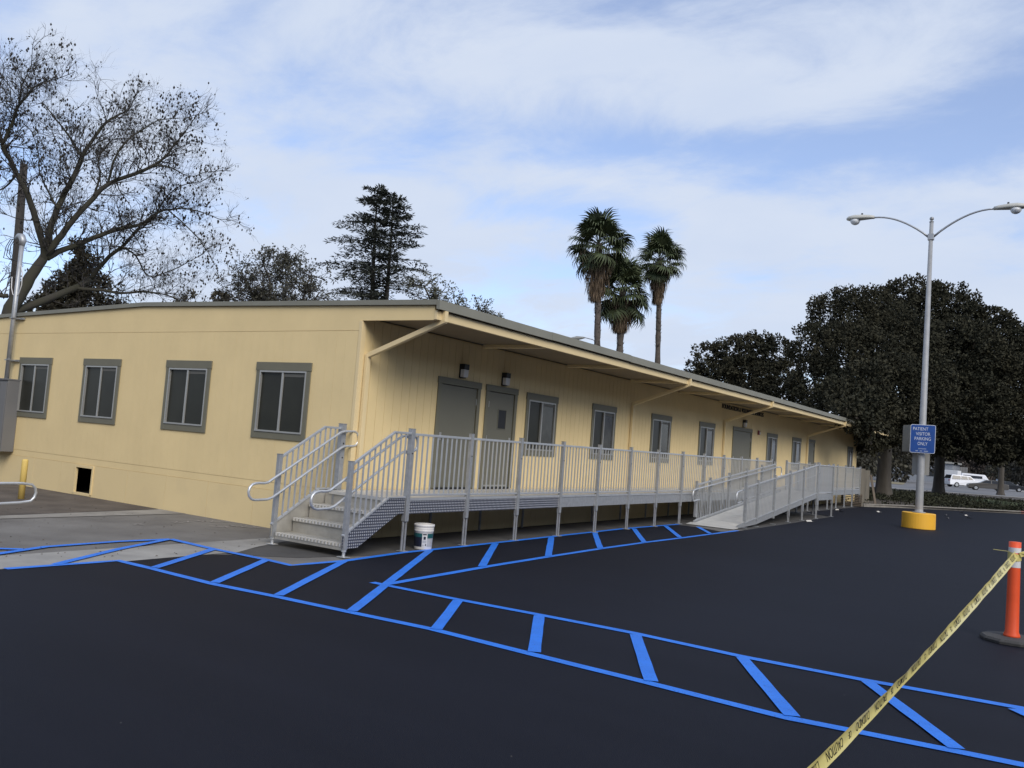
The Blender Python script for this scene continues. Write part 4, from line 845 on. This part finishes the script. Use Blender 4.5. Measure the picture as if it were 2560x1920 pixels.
# ================================================================== TREES
random.seed(11)
def rv(s=1.0):
    while True:
        v = Vector((random.uniform(-1, 1), random.uniform(-1, 1), random.uniform(-1, 1)))
        if 0.05 < v.length < 1: return v*s
def leafquad(mb, p, d, n, ln, wd):
    s = d.cross(n)
    if s.length < 1e-5: return
    s.normalize(); i = len(mb.v); q = p+d*ln
    mb.v += [tuple(p), tuple(p+d*(ln*0.5)+s*(wd*0.5)), tuple(q), tuple(p+d*(ln*0.5)-s*(wd*0.5))]; mb.f.append((i, i+1, i+2, i+3))
def clump(mb, c, outw, r, n, ln, wd):
    for _ in range(n):
        p = c+rv(r); d = (rv()+outw*0.7+Vector((0, 0, -0.15))).normalized(); leafquad(mb, p, d, (rv()+outw*0.5).normalized(), ln*random.uniform(0.7, 1.25), wd*random.uniform(0.7, 1.25))
def blob_crown(mb, blobs, dens, nleaf, ln, wd, cr=0.3, flat=0.85, seed=0):
    for (c, r) in blobs:
        n = int(4*math.pi*r*r*dens)
        for _ in range(n):
            u = rv().normalized(); k = 0.60+0.40*random.random()**0.6+0.10*noise.noise(u*2.3+c*0.7)
            p = c+Vector((u.x*r*k, u.y*r*k, u.z*r*k*flat))
            clump(mb, p, u, cr, nleaf, ln, wd)
def limb(mb, a, b, r0_, r1_, bend=0.3, n=6, sides=8):
    a = Vector(a); b = Vector(b); off = rv(bend); pts = []
    for k in range(n+1):
        t = k/n; pts.append(a.lerp(b, t)+off*math.sin(math.pi*t)+rv(0.03*(b-a).length*(0 < k < n)))
    mb.tube(pts, [r0_+(r1_-r0_)*k/n for k in range(n+1)], sides); return pts

# ---- ficus trees
def ficus(name, label, base, blobs_px, d, trunk_r, fork_z, dens=5.2, nleaf=26, ln=0.17, wd=0.105, lean=(0, 0)):
    t = tag(empty(name, base), label, 'tree', 'dense dark evergreens by the kerb'); b = Vector(base)
    blobs = []
    for (px, py, rpx, dd) in blobs_px:
        c = at(px, py, d+dd); dist = (c-CAM).length; blobs.append((c-b, rpx/F*dist))
    mb = MB(); top = Vector((lean[0], lean[1], fork_z))
    # flared trunk with buttress ridges
    n = 16; prof = [(0.0, 1.55), (0.25, 1.25), (0.7, 1.06), (1.5, 0.96), (fork_z*0.75, 0.92), (fork_z, 0.95)]
    for (z, k) in prof:
        for j in range(n):
            a = 2*math.pi*j/n; rr = trunk_r*k*(1+0.10*math.sin(a*5+z*0.4)*(1.6-z/fork_z)); mb.v.append((lean[0]*z/fork_z+rr*math.cos(a), lean[1]*z/fork_z+rr*math.sin(a), z))
    for k in range(len(prof)-1):
        for j in range(n): a = k*n+j; q = k*n+(j+1) % n; mb.f.append((a, q, q+n, a+n))
    mb.build('trunk', M_barkf, t, smooth=True)
    for (c, r) in blobs:
        lb = MB(); limb(lb, top-Vector((0, 0, 0.3)), c, trunk_r*0.42, 0.06, 0.5, 6, 7); lb.build('limb', M_barkf, t, smooth=True)
    cr = MB(); blob_crown(cr, blobs, dens, nleaf, ln, wd); cr.build('crown', M_ficus, t, fix=False)
    return t
g1 = gp(2206, 1246, 0.1)
ficus('ficus_tree', 'broad dark ficus tree with thick trunk at the end of the building', (g1.x, g1.y, 0.1),
      [(2052, 868, 72, -2), (2110, 795, 82, 0), (2165, 790, 80, 2), (2040, 960, 62, -3), (2140, 900, 110, -3), (2235, 860, 105, 0), (2200, 980, 105, -5), (2120, 1010, 75, -6), (2290, 970, 92, -3), (2250, 1060, 68, -4), (2165, 1075, 62, -6), (2060, 1000, 40, -6), (2140, 1045, 34, -15), (2115, 1022, 30, -16), (2185, 1075, 36, -14), (2160, 1010, 42, -14), (2105, 990, 34, -14), (2200, 1030, 44, -12), (2170, 950, 50, -12)], 55, 0.40, 3.4)
g2 = gp(2345, 1239, 0.1)
ficus('ficus_tree', 'broad dark ficus tree with slim trunk behind the light pole', (g2.x, g2.y, 0.1),
      [(2280, 770, 82, 0), (2350, 800, 95, 0), (2440, 850, 95, 0), (2500, 880, 80, 2), (2390, 900, 110, -4), (2480, 960, 95, -3), (2540, 960, 70, 0), (2400, 1010, 100, -6), (2330, 1030, 75, -6), (2500, 1060, 85, -5), (2440, 1095, 55, -7), (2570, 1050, 75, 0), (2590, 900, 60, 4), (2310, 900, 90, 0), (2550, 1110, 50, -4), (2385, 1105, 44, -7), (2325, 1100, 40, -7), (2480, 1118, 44, -6), (2290, 1085, 44, -7)], 74, 0.38, 5.0, dens=3.8, nleaf=26, ln=0.22, wd=0.135)
g3 = at(1852, 1150, 66)
ficus('ficus_tree', 'smaller round dark ficus tree rising behind the far roof', (g3.x, g3.y, 0.1), [(1775, 905, 52, 0), (1830, 885, 52, 0), (1890, 880, 55, 0), (1940, 890, 48, 0), (1800, 950, 60, -1), (1870, 950, 70, -1), (1945, 960, 62, 0), (1740, 945, 34, 0), (1960, 1000, 60, -2), (1880, 1000, 60, -2)], 66, 0.35, 3.2, dens=3.4, ln=0.22, wd=0.13)
g4 = gp(2501, 1238, 0.1)
ficus('street_tree', 'thin trunked street tree at the right edge beyond the planting bed', (g4.x, g4.y, 0.1), [(2500, 1075, 48, 0), (2545, 1100, 42, 2), (2470, 1105, 34, -2)], math.hypot(g4.x-CAM.x, g4.y-CAM.y), 0.27, 4.5, dens=0.9, ln=0.4, wd=0.24)

# ---- large bare seed-pod tree on the left
JD = 29.0
jt = tag(empty('bare_tree', tuple(at(20, 1010, JD).xy)+(0.0,)), 'large nearly bare tree hung with dark seed pods behind the left end', 'tree')
JB = Vector(jt.location); jm = MB(); tw = MB(); pods = MB(); jl = MB()
def J_(px, py, dd=0.0): return at(px, py, JD+dd)-JB
LIMBS = [([(18, 1010), (18, 900), (22, 790), (45, 745), (75, 695), (105, 650), (114, 632)], 0.54, 0.22, 0, 0), ([(107, 649), (110, 620), (90, 550), (69, 487), (43, 435), (17, 384), (6, 361)], 0.22, 0.12, 0, -0.6),
         ([(6, 361), (29, 309), (46, 268), (75, 228), (95, 210), (130, 200)], 0.11, 0.03, -0.6, -1.0), ([(46, 268), (52, 235), (58, 205), (70, 180)], 0.06, 0.015, -0.8, -1.4), ([(6, 361), (-10, 300), (-15, 250), (5, 200)], 0.09, 0.02, -0.6, -0.2),
         ([(112, 640), (122, 602), (124, 574), (145, 521), (162, 484), (188, 435), (205, 395)], 0.22, 0.14, 0, 0.5), ([(205, 395), (252, 320), (289, 291), (320, 275), (330, 258)], 0.12, 0.02, 0.5, 1.0), ([(205, 395), (185, 361), (162, 326), (127, 283), (112, 262)], 0.10, 0.02, 0.5, 1.5),
         ([(110, 640), (124, 626), (153, 588), (179, 553), (231, 498), (269, 461), (341, 432), (385, 413), (422, 381), (446, 349), (470, 318)], 0.24, 0.025, 0, -1.2),
         ([(116, 646), (145, 629), (188, 614), (252, 588), (304, 571), (353, 562), (385, 536), (420, 524), (469, 521), (530, 540)], 0.20, 0.025, 0, 0.8), ([(353, 562), (385, 545), (410, 500), (450, 465), (500, 455)], 0.07, 0.02, 0.5, 1.2),
         ([(226, 700), (260, 655), (304, 617), (347, 571)], 0.16, 0.08, 1.5, 0.5), ([(30, 780), (116, 748), (188, 720), (226, 700)], 0.26, 0.17, 0, 1.5), ([(188, 720), (260, 727), (304, 733), (376, 730), (428, 742), (480, 760)], 0.12, 0.02, 1, 0.5),
         ([(269, 461), (280, 420), (300, 370), (345, 330), (400, 300), (465, 295)], 0.08, 0.015, -0.6, -1.6), ([(231, 498), (250, 440), (245, 400), (270, 360), (300, 345), (360, 355)], 0.07, 0.015, -0.4, 1.0), ([(304, 617), (340, 640), (370, 690), (420, 680), (470, 655), (500, 640)], 0.06, 0.015, 0.5, 2.0), ([(20, 740), (-20, 735), (-60, 700)], 0.14, 0.08, 0, 0.5),
         ([(43, 435), (10, 470), (-30, 480)], 0.07, 0.03, 0, 0), ([(145, 521), (120, 480), (100, 430), (95, 380), (80, 330)], 0.07, 0.015, 0, 1.5), ([(162, 484), (180, 460), (165, 410), (150, 370)], 0.05, 0.015, 0.2, -1.0), ([(385, 413), (430, 420), (470, 440), (520, 430)], 0.05, 0.012, -1, -0.4), ([(420, 524), (460, 560), (500, 600), (525, 640)], 0.05, 0.012, 0.6, 0)]
def twigs(p, d, ln, r, lev):
    n = 3; pts = [p]; q = p; dd = d
    for k in range(n):
        dd = (dd+rv(0.38)+Vector((0, 0, 0.05))).normalized(); q = q+dd*(ln/n); pts.append(q)
    tw.tube(pts, [r, r*0.85, r*0.7, r*0.5], 3 if r < 0.02 else 5, cap=False)
    if lev > 0:
        for k in range(random.choice((2, 3, 3, 4))):
            b = pts[random.randint(1, 3)]; nd = (dd*0.75+rv(0.95)+Vector((0, 0, 0.12))).normalized(); twigs(b, nd, ln*random.uniform(0.5, 0.8), r*0.6, lev-1)
    else:
        if random.random() < 0.10:
            for q_ in range(random.choice((1, 1, 1, 2, 3))):
                c = q+rv(0.12)+Vector((0, 0, -0.05)); rr = random.uniform(0.032, 0.052); ax = rv().normalized()
                i = len(pods.v); pods.v += [tuple(c+Vector(v)*rr) for v in ((1, 0, 0), (-1, 0, 0), (0, 0.7, 0), (0, -0.7, 0), (0, 0, 1.1), (0, 0, -1.1))]
                pods.f += [tuple(i+z for z in f) for f in ((0, 2, 4), (2, 1, 4), (1, 3, 4), (3, 0, 4), (2, 0, 5), (1, 2, 5), (3, 1, 5), (0, 3, 5))]
        if random.random() < 0.06: clump(jl, q, dd, 0.10, 4, 0.08, 0.03)
for (pp, ra, rb, da, db) in LIMBS:
    n = len(pp); pts = [J_(x_, y_, da+(db-da)*k/(n-1)) for k, (x_, y_) in enumerate(pp)]
    # smooth by subdividing with a little wander
    fine = []
    for k in range(n-1):
        p0, p1, p2, p3 = pts[max(0, k-1)], pts[k], pts[k+1], pts[min(n-1, k+2)]
        for j in range(3):
            t = j/3; fine.append(0.5*((2*p1)+(p2-p0)*t+(2*p0-5*p1+4*p2-p3)*t*t+(3*p1-p0-3*p2+p3)*t**3)+rv(0.02))
    fine.append(pts[-1]); m_ = len(fine)
    ra, rb = ra*0.48, max(0.010, rb*0.5); rs = [ra+(rb-ra)*k/(m_-1) for k in range(m_)]; jm.tube(fine, rs, 9)
    if ra > 0.23: continue
    for k in range(1, m_):
        d = (fine[k]-fine[k-1]).normalized()
        nt_ = 2 if rs[k] > 0.07 else 3
        for q in range(nt_):
            if random.random() < 0.30+0.48*(rs[k] < 0.08):
                nd = (d*0.45+rv(1.0)+Vector((0.08, 0, 0.10))).normalized(); twigs(fine[k], nd, random.uniform(0.40, 0.90), min(0.020, rs[k]*0.4), 3)
    twigs(fine[-1], (fine[-1]-fine[-2]).normalized(), 0.7, 0.016, 3)
jm.build('trunk', M_barkj, jt, smooth=True); tw.build('branches', M_twig, jt, smooth=True, fix=False)
tag(pods.build('seed_pods', M_pod, jt, fix=False), kind='stuff'); tag(jl.build('leaves', M_small, jt, fix=False), kind='stuff')

# ---- generic open tree: skeleton plus small leaves
def open_tree(name, label, px, d, base_z, hpx_top, blobs_px, m_leaf, nb=26, leaf_n=7, ln=0.13, wd=0.06, lev=2, group=None, tl=1.2, trunk_r=0.22, dens=1.0):
    b0 = at(px, 1000, d); base = Vector((b0.x, b0.y, 0)); t = tag(empty(name, base), label, 'tree', group)
    tr_ = MB(); br = MB(); lf = MB(); blobs = []
    for (x_, y_, rp, dd) in blobs_px:
        c = at(x_, y_, d+dd); blobs.append((c-base, rp/F*(c-CAM).length))
    zf = min(c.z for c, _ in blobs)*0.55; limb(tr_, (0, 0, 0), (0, 0, zf), trunk_r, trunk_r*0.8, 0.15, 6, 10)
    def tg(p, dr, L_, r, lv):
        pts = [p]; q = p; dd = dr
        for k in range(3): dd = (dd+rv(0.35)+Vector((0, 0, 0.08))).normalized(); q = q+dd*(L_/3); pts.append(q)
        br.tube(pts, [r, r*0.85, r*0.7, r*0.5], 3 if r < 0.025 else 5, cap=False)
        if lv:
            for _ in range(random.choice((2, 3, 3))): tg(pts[random.randint(1, 3)], (dd*0.8+rv(0.9)).normalized(), L_*random.uniform(0.55, 0.85), r*0.6, lv-1)
        else: clump(lf, q, dd, 0.16, leaf_n, ln, wd)
    for (c, r) in blobs:
        pts = limb(tr_, (0, 0, zf*0.95), c-Vector((0, 0, r*0.3)), trunk_r*0.5, 0.035, 0.35, 7, 6)
        for k in range(int(nb*dens)):
            u = rv().normalized(); u.z = abs(u.z)*0.8-0.25; tg(pts[random.randint(3, 7)]+rv(r*0.25), u.normalized(), r*random.uniform(0.5, 0.95)*tl*0.55, 0.03, lev)
    tr_.build('trunk', M_bark, t, smooth=True); br.build('branches', M_twig, t, fix=False); tag(lf.build('crown', m_leaf, t, fix=False), kind='stuff')
    return t
open_tree('small_leaved_tree', 'thinly leaved grey green tree left of the cedar', 690, 44, 0, 605, [(615, 685, 58, 0), (660, 645, 50, 0), (715, 655, 52, 1), (780, 670, 52, 0), (640, 735, 62, 0), (720, 720, 62, -1), (800, 715, 52, 1), (590, 735, 40, 0)], M_small, nb=42, leaf_n=7, ln=0.14, wd=0.065, tl=1.35)
open_tree('pale_leaved_tree', 'sparse pale leaved tree right of the cedar above the roof corner', 1120, 40, 0, 660, [(1090, 725, 42, 0), (1140, 745, 44, 0), (1190, 765, 44, 0), (1100, 770, 44, 0), (1235, 790, 34, 0), (1060, 700, 40, 0)], M_small2, nb=24, leaf_n=8, ln=0.13, wd=0.06, tl=1.3)
open_tree('sapling_tree', 'small sparse tree top showing over the roof between the bare tree and its neighbour', 535, 46, 0, 700, [(535, 745, 24, 0), (470, 745, 22, 1), (555, 735, 18, -1)], M_dark, nb=14, leaf_n=10, ln=0.2, wd=0.09, trunk_r=0.1)
open_tree('dense_evergreen_tree', 'dense brown green evergreen behind the bare tree', 190, 34, 0, 600, [(185, 690, 38, 0), (215, 650, 30, 0), (180, 735, 48, 0), (245, 715, 40, 0), (140, 740, 40, 0), (195, 620, 22, 0), (290, 755, 34, 0), (100, 755, 36, 0)], M_dark, nb=30, leaf_n=9, ln=0.17, wd=0.07, lev=2, trunk_r=0.3)

# ---- cedar with two leaders
ct = tag(empty('cedar_tree', tuple(at(930, 1000, 46).xy)+(0.0,)), 'tall dark cedar with drooping tiered branches and two tops', 'tree'); CB = Vector(ct.location)
ctr = MB(); cbr = MB(); cnl = MB()
for (tpx, tpy, bpx, zt_, spread, n) in ((944, 470, 925, 0, 1.32, 100), (985, 490, 950, 0, 1.1, 84)):
    top = at(tpx, tpy, 46)-CB; bot = Vector(((at(bpx, 1000, 46)-CB).x, (at(bpx, 1000, 46)-CB).y, 0.0))
    H_ = top.z; ctr.tube([bot.lerp(top, k/8)+rv(0.05) for k in range(9)], [0.26*(1-k/8)+0.02 for k in range(9)], 8)
    for k in range(n):
        t = 0.30+0.70*(k/n)**0.85; p = bot.lerp(top, t); az = random.uniform(0, 6.283)
        L_ = spread*(0.35+4.3*(1-t)**0.72)*random.uniform(0.65, 1.15)
        if t > 0.9: L_ *= 0.8
        d = Vector((math.cos(az), math.sin(az), 0.42*t)); pts = []
        for j in range(7):
            s = j/6; pts.append(p+Vector((d.x, d.y, 0))*(L_*s)+Vector((0, 0, d.z*L_*s-0.34*L_*s*s*(0.6+0.5*(1-t))))+rv(0.05))
        cbr.tube(pts, [0.05*(1-t)+0.015]+[max(0.008, 0.03*(1-s/6)) for s in range(1, 7)], 4, cap=False)
        for j in range(1, 7):
            q = pts[j]; dirv = (pts[j]-pts[j-1]).normalized(); side = dirv.cross(Vector((0, 0, 1))).normalized()
            for e in range(int(15+11*L_/3)):
                w_ = random.uniform(-1, 1)*0.42*(1.1-j/8)*min(1, L_/2+0.25); bp = q+dirv*random.uniform(-L_/6, 0.1)+side*w_+Vector((0, 0, -abs(w_)*0.25+random.uniform(-0.10, 0.05)))
                leafquad(cnl, bp, (dirv*0.6+side*(0.7 if w_ > 0 else -0.7)+rv(0.6)).normalized(), (Vector((0, 0, 1))+rv(0.7)).normalized(), random.uniform(0.16, 0.34), 0.075)
ctr.build('trunk', M_bark, ct, smooth=True); cbr.build('branches', M_twig, ct, fix=False); tag(cnl.build('crown', M_cedar, ct, fix=False), kind='stuff')

# ---- fan palms
def frond_mesh(name, green=True, seed=0):
    rnd = random.Random(seed); mb = MB(); Rb = 0.95 if green else 0.85
    pet = 0.95 if green else 0.45
    mb.tube([(0, 0, 0), (pet*0.5, 0, 0.03), (pet, 0, 0)], [0.022, 0.016, 0.012], 4)
    n = 22
    for k in range(n):
        a = R(-105+210*k/(n-1)); ln = Rb*(1-0.22*abs(a)/R(105))*rnd.uniform(0.9, 1.05); wd = 0.055
        d = Vector((math.cos(a), math.sin(a), 0)); s = Vector((-math.sin(a), math.cos(a), 0)); o = Vector((pet, 0, 0))
        fold = 0.02 if k % 2 else -0.02
        p1 = o+d*(ln*0.55)+Vector((0, 0, fold-0.05*abs(math.sin(a)))); p2 = o+d*(ln*0.86)+Vector((0, 0, -0.17*rnd.uniform(0.6, 1.5))); p3 = o+d*(ln*0.97)+Vector((0, 0, -0.48*rnd.uniform(0.6, 1.4)))
        i = len(mb.v)
        mb.v += [tuple(o), tuple(p1+s*wd*1.15), tuple(p1-s*wd*1.15), tuple(p2+s*wd*0.55), tuple(p2-s*wd*0.55), tuple(p3)]
        mb.f += [(i, i+1, i+2), (i+1, i+3, i+4, i+2), (i+3, i+5, i+4)]
    me = bpy.data.meshes.new(name); me.from_pydata(mb.v, [], mb.f); me.materials.append(M_palm if green else M_dead); return me
FR = [frond_mesh('frond', True, s) for s in range(4)]
def palm(label, px_top, px_bot, d, skirt_px, trunk_r, nfr=44, skirt_w=0.62, seed=1, scale=1.0):
    rnd = random.Random(seed); top = at(px_top[0], px_top[1], d); bot = at(px_bot[0], px_bot[1], d); base = Vector((bot.x, bot.y, 0))
    t = tag(empty('fan_palm', base), label, 'palm tree', 'fan palms behind the building')
    crown = Vector((top.x-base.x, top.y-base.y, top.z-1.62*scale)); zs = at(skirt_px[0], skirt_px[1], d).z
    mb = MB(); n = 36; zt = crown.z
    bx_, by_ = crown.x, crown.y
    pts = []; rs = []
    for k in range(n+1):
        z = zt*k/n; pts.append((bx_*k/n, by_*k/n, z)); rs.append(trunk_r*(1.15-0.2*k/n)*(1+0.10*rnd.uniform(-1, 1)))
    mb.tube(pts, rs, 12); mb.build('trunk', M_palmtrunk, t)
    bt = MB()
    for k in range(90):       # old leaf bases left on the trunk below the skirt
        z = zs-rnd.random()**1.5*3.2; a = rnd.uniform(0, 6.283); c_ = Vector((bx_*z/zt, by_*z/zt, z)); o_ = Vector((math.cos(a), math.sin(a), 0))
        bt.tri(c_+o_*trunk_r*0.9+Vector((-o_.y, o_.x, 0))*0.05, c_+o_*trunk_r*0.9-Vector((-o_.y, o_.x, 0))*0.05, c_+o_*(trunk_r+0.09)+Vector((0, 0, 0.14)))
    tag(bt.build('leaf_bases', M_palmtrunk, t, fix=False), kind='stuff')
    for k in range(nfr):
        o = bpy.data.objects.new('frond', rnd.choice(FR)); COL.objects.link(o); o.parent = t
        u = (k+0.5)/nfr; el = R(82-128*u+rnd.uniform(-8, 8)); az = k*2.39996+rnd.uniform(-0.2, 0.2); s = scale*rnd.uniform(0.66, 1.1)
        o.location = crown+Vector((0, 0, 0.10-0.5*u*scale)); o.rotation_euler = (rnd.uniform(-0.3, 0.3), -el, az); o.scale = (s, s, s)
    sk = MB(); zc = crown.z-0.35*scale; ns = 1500
    for k in range(ns):
        u = rnd.random(); z = zc-(zc-zs)*u; a = rnd.uniform(0, 6.283); rad = scale*skirt_w*(1.0-0.80*u)*rnd.uniform(0.3, 1.0)+trunk_r*0.6
        c_ = Vector((crown.x+rad*math.cos(a), crown.y+rad*math.sin(a), z)); d_ = Vector((math.cos(a)*rnd.uniform(-0.25, 0.22), math.sin(a)*rnd.uniform(-0.25, 0.22), -1)).normalized()
        L_ = rnd.uniform(0.35, 0.8)*scale; L_ = min(L_, z-zs+0.35)
        leafquad(sk, c_, d_, Vector((math.cos(a+rnd.uniform(-.8, .8)), math.sin(a+rnd.uniform(-.8, .8)), 0.1)), L_, rnd.uniform(0.02, 0.07))
    tag(sk.build('dead_frond_skirt', M_dead, t, fix=False), kind='stuff')
    for k in range(16):        # yellowing fronds at the top of the skirt
        o = bpy.data.objects.new('frond', FR_DEAD); COL.objects.link(o); o.parent = t; az = k*2.39996; o.location = crown+Vector((0, 0, -0.35*scale)); o.rotation_euler = (rnd.uniform(-.3, .3), R(48+22*rnd.random()), az); s = scale*rnd.uniform(0.8, 1.0); o.scale = (s, s, s)
    return t
FR_DEAD = frond_mesh('frond', False, 9)
palm('tallest fan palm of the cluster, at its left, with a long dead skirt', (1503, 533), (1500, 1000), 52, (1500, 745), 0.185, 50, 0.98, 3, 1.15)
palm('shorter fan palm in the middle of the cluster', (1562, 645), (1547, 1000), 54, (1547, 822), 0.21, 52, 0.95, 5, 1.22)
palm('separate slender fan palm at the right of the cluster', (1654, 584), (1650, 1000), 56, (1650, 752), 0.165, 46, 0.80, 8, 1.0)

# ---- utility pole, street lamp behind the building
up_ = tag(empty('utility_pole', (at(30, 800, 33).x, at(30, 800, 33).y, 0)), 'cut wooden utility pole standing behind the left end of the roof', 'utility pole')
tpz = at(60, 410, 33)-Vector(up_.location); btz = at(33, 760, 33)-Vector(up_.location)
MB().tube([Vector((btz.x, btz.y, 0)), btz, tpz], [0.16, 0.145, 0.115], 12).build('pole', M_pole, up_, smooth=True)
sl_ = tag(empty('street_lamp', (at(1504, 1000, 60).x, at(1504, 1000, 60).y, 0)), 'street lamp head on a curved arm peeking over the roof by the palms', 'street lamp')
h0 = at(1430, 846, 60)-Vector(sl_.location); h1 = at(1462, 844, 60)-Vector(sl_.location); h2 = at(1495, 857, 60)-Vector(sl_.location)
MB().tube([Vector((0, 0, 0)), Vector((0, 0, h2.z-0.6))], [0.1, 0.06], 8).build('pole', M_galv, sl_, smooth=True)
MB().tube([Vector((0, 0, h2.z-0.65)), h2, at(1482, 849, 60)-Vector(sl_.location), h1, h0.lerp(h1, 0.5)], 0.03, 8).build('arm', M_galv, sl_, smooth=True)
MB().tube([h1, h1.lerp(h0, 0.25), h1.lerp(h0, 0.6), h1.lerp(h0, 1.15)], [0.05, 0.10, 0.15, 0.05], 10).build('lamp_head', M_lamp, sl_, smooth=True)

# ---- ground cover, strap-leaved plants, far trees
random.seed(21)
gc = MB()
def inbed(x_, y_):
    # on the far side of the kerb line
    for (a, b) in zip(kp[:-1], kp[1:]):
        if a[1] <= y_ <= b[1]:
            xk = a[0]+(b[0]-a[0])*(y_-a[1])/(b[1]-a[1]); return x_ < xk-0.25
    return False
cnt = 0
while cnt < 5200:
    y_ = random.uniform(33, 60); x_ = random.uniform(-4, 17)
    if not inbed(x_, y_) or (x_ < 0.2 and y_ < 38.6): continue
    if noise.noise((x_*0.35, y_*0.35, 2.0)) < -0.18 and y_ < 42: continue
    if y_ < 37.5 and random.random() < 0.7: continue
    h = random.uniform(0.02, 0.20)*(0.5+0.5*min(1, (y_-34)/8)); clump(gc, Vector((x_, y_, 0.10+h)), Vector((0, -0.3, 0.8)), 0.16, 8, 0.115, 0.08); cnt += 1
tag(gc.build('ground_cover', M_ivy, fix=False), 'low leafy ground cover under the ficus trees', 'ground cover', kind='stuff')
for k, (px, py, lab) in enumerate(((2548, 1277, 'strap leaved clump at the right edge behind the red kerb'), (2520, 1274, 'strap leaved clump second from the right edge behind the kerb'), (2490, 1270, 'strap leaved clump left of the other two behind the kerb'))):
    g = gp(px, py, 0.1); g = g+Vector((-0.55, 0.5, 0)); p_ = tag(empty('strap_leaf_plant', (g.x, g.y, 0.1)), lab, 'plant', 'strap leaved plants behind the kerb'); mb = MB()
    for j in range(90):
        a = random.uniform(0, 6.283); L_ = random.uniform(0.35, 0.75); o_ = Vector((random.uniform(-0.5, 0.5), random.uniform(-0.5, 0.5), 0)); d = Vector((math.cos(a), math.sin(a), 0)); s = Vector((-d.y, d.x, 0))*0.018
        q = [o_, o_+d*(L_*0.3)+Vector((0, 0, L_*0.55)), o_+d*(L_*0.75)+Vector((0, 0, L_*0.6)), o_+d*(L_*1.05)+Vector((0, 0, L_*0.3))]
        for e in range(3): mb.quad(q[e]-s, q[e]+s, q[e+1]+s*(0.8 if e < 2 else 0.1), q[e+1]-s*(0.8 if e < 2 else 0.1))
    mb.build('leaves', leaf('strap_leaf', (0.085, 0.105, 0.055), (0.05, 0.065, 0.035), 0.4, 2.0), p_, fix=False)
def far_tree(px, d, h, r, label, m_):
    b = at(px, 1180, d); t = tag(empty('far_tree', (b.x, b.y, 0)), label, 'tree', 'trees far across the street'); mb = MB(); limb(mb, (0, 0, 0), (0, 0, h*0.6), 0.35, 0.15, 0.3, 5, 8)
    for k in range(5): limb(mb, (0, 0, h*0.35), (random.uniform(-r, r)*0.6, random.uniform(-r, r)*0.6, h*random.uniform(0.6, 0.9)), 0.14, 0.04, 0.4, 5, 6)
    mb.build('trunk', M_bark, t, smooth=True); lf = MB()
    bl_ = [(Vector((random.uniform(-r, r)*0.6, random.uniform(-r, r)*0.6, h*random.uniform(0.28, 0.85))), r*random.uniform(0.4, 0.6)) for _ in range(9)]
    blob_crown(lf, bl_, 0.55, 8, 0.65, 0.4, 0.6); lf.build('crown', m_, t, fix=False)
M_far = leaf('far_leaf', (0.055, 0.055, 0.036), (0.045, 0.038, 0.03), 0.4, 0.3); M_far2 = leaf('far_brown_leaf', (0.085, 0.068, 0.055), (0.06, 0.05, 0.042), 0.4, 0.3)
pm = tag(empty('perimeter_wall', (at(2460, 1190, 330).x, at(2460, 1190, 330).y, 0)), 'long grey wall far behind the parked vehicles', 'wall')
MB().box(-70, 60, 0, 0.4, 0, 3.4).build('wall', mat('far_grey_wall', (0.16, 0.16, 0.165), 0.9, var=0.15, vscale=0.2), pm)
for k in range(14): MB().box(-68+k*9.5, -67.4+k*9.5, -0.25, -0.01, 0, 3.7).build('pier', M_side, pm)
for px, d, h, r_, lab, m_ in ((2370, 340, 15, 11, 'tall brownish tree far behind the trailer', M_far2), (2500, 345, 16, 12, 'tall brownish tree far behind the cargo van', M_far2), (2440, 350, 17, 12, 'tallest brownish tree far behind the passenger van', M_far2), (2570, 330, 16, 11, 'brownish tree far beyond the right edge', M_far2), (2300, 330, 15, 11, 'brownish tree far behind the light pole', M_far2), (2215, 150, 8, 5, 'round green tree far left of the light pole', M_far), (2262, 165, 9, 6, 'green tree far behind the blue sign', M_far), (2330, 260, 12, 8, 'tree far behind the second ficus trunk', M_far2), (2415, 300, 14, 9, 'brownish tree far behind the white van', M_far2), (2470, 290, 14, 9, 'brownish tree far behind the sedan', M_far2), (2540, 250, 13, 8, 'green tree far behind at the right edge', M_far), (2600, 220, 12, 8, 'green tree beyond the right edge', M_far), (2170, 190, 10, 6, 'tree far behind the walkway end', M_far), (2120, 130, 8, 5, 'tree far behind the building end', M_far)):
    far_tree(px, d, h, r_, lab, m_)
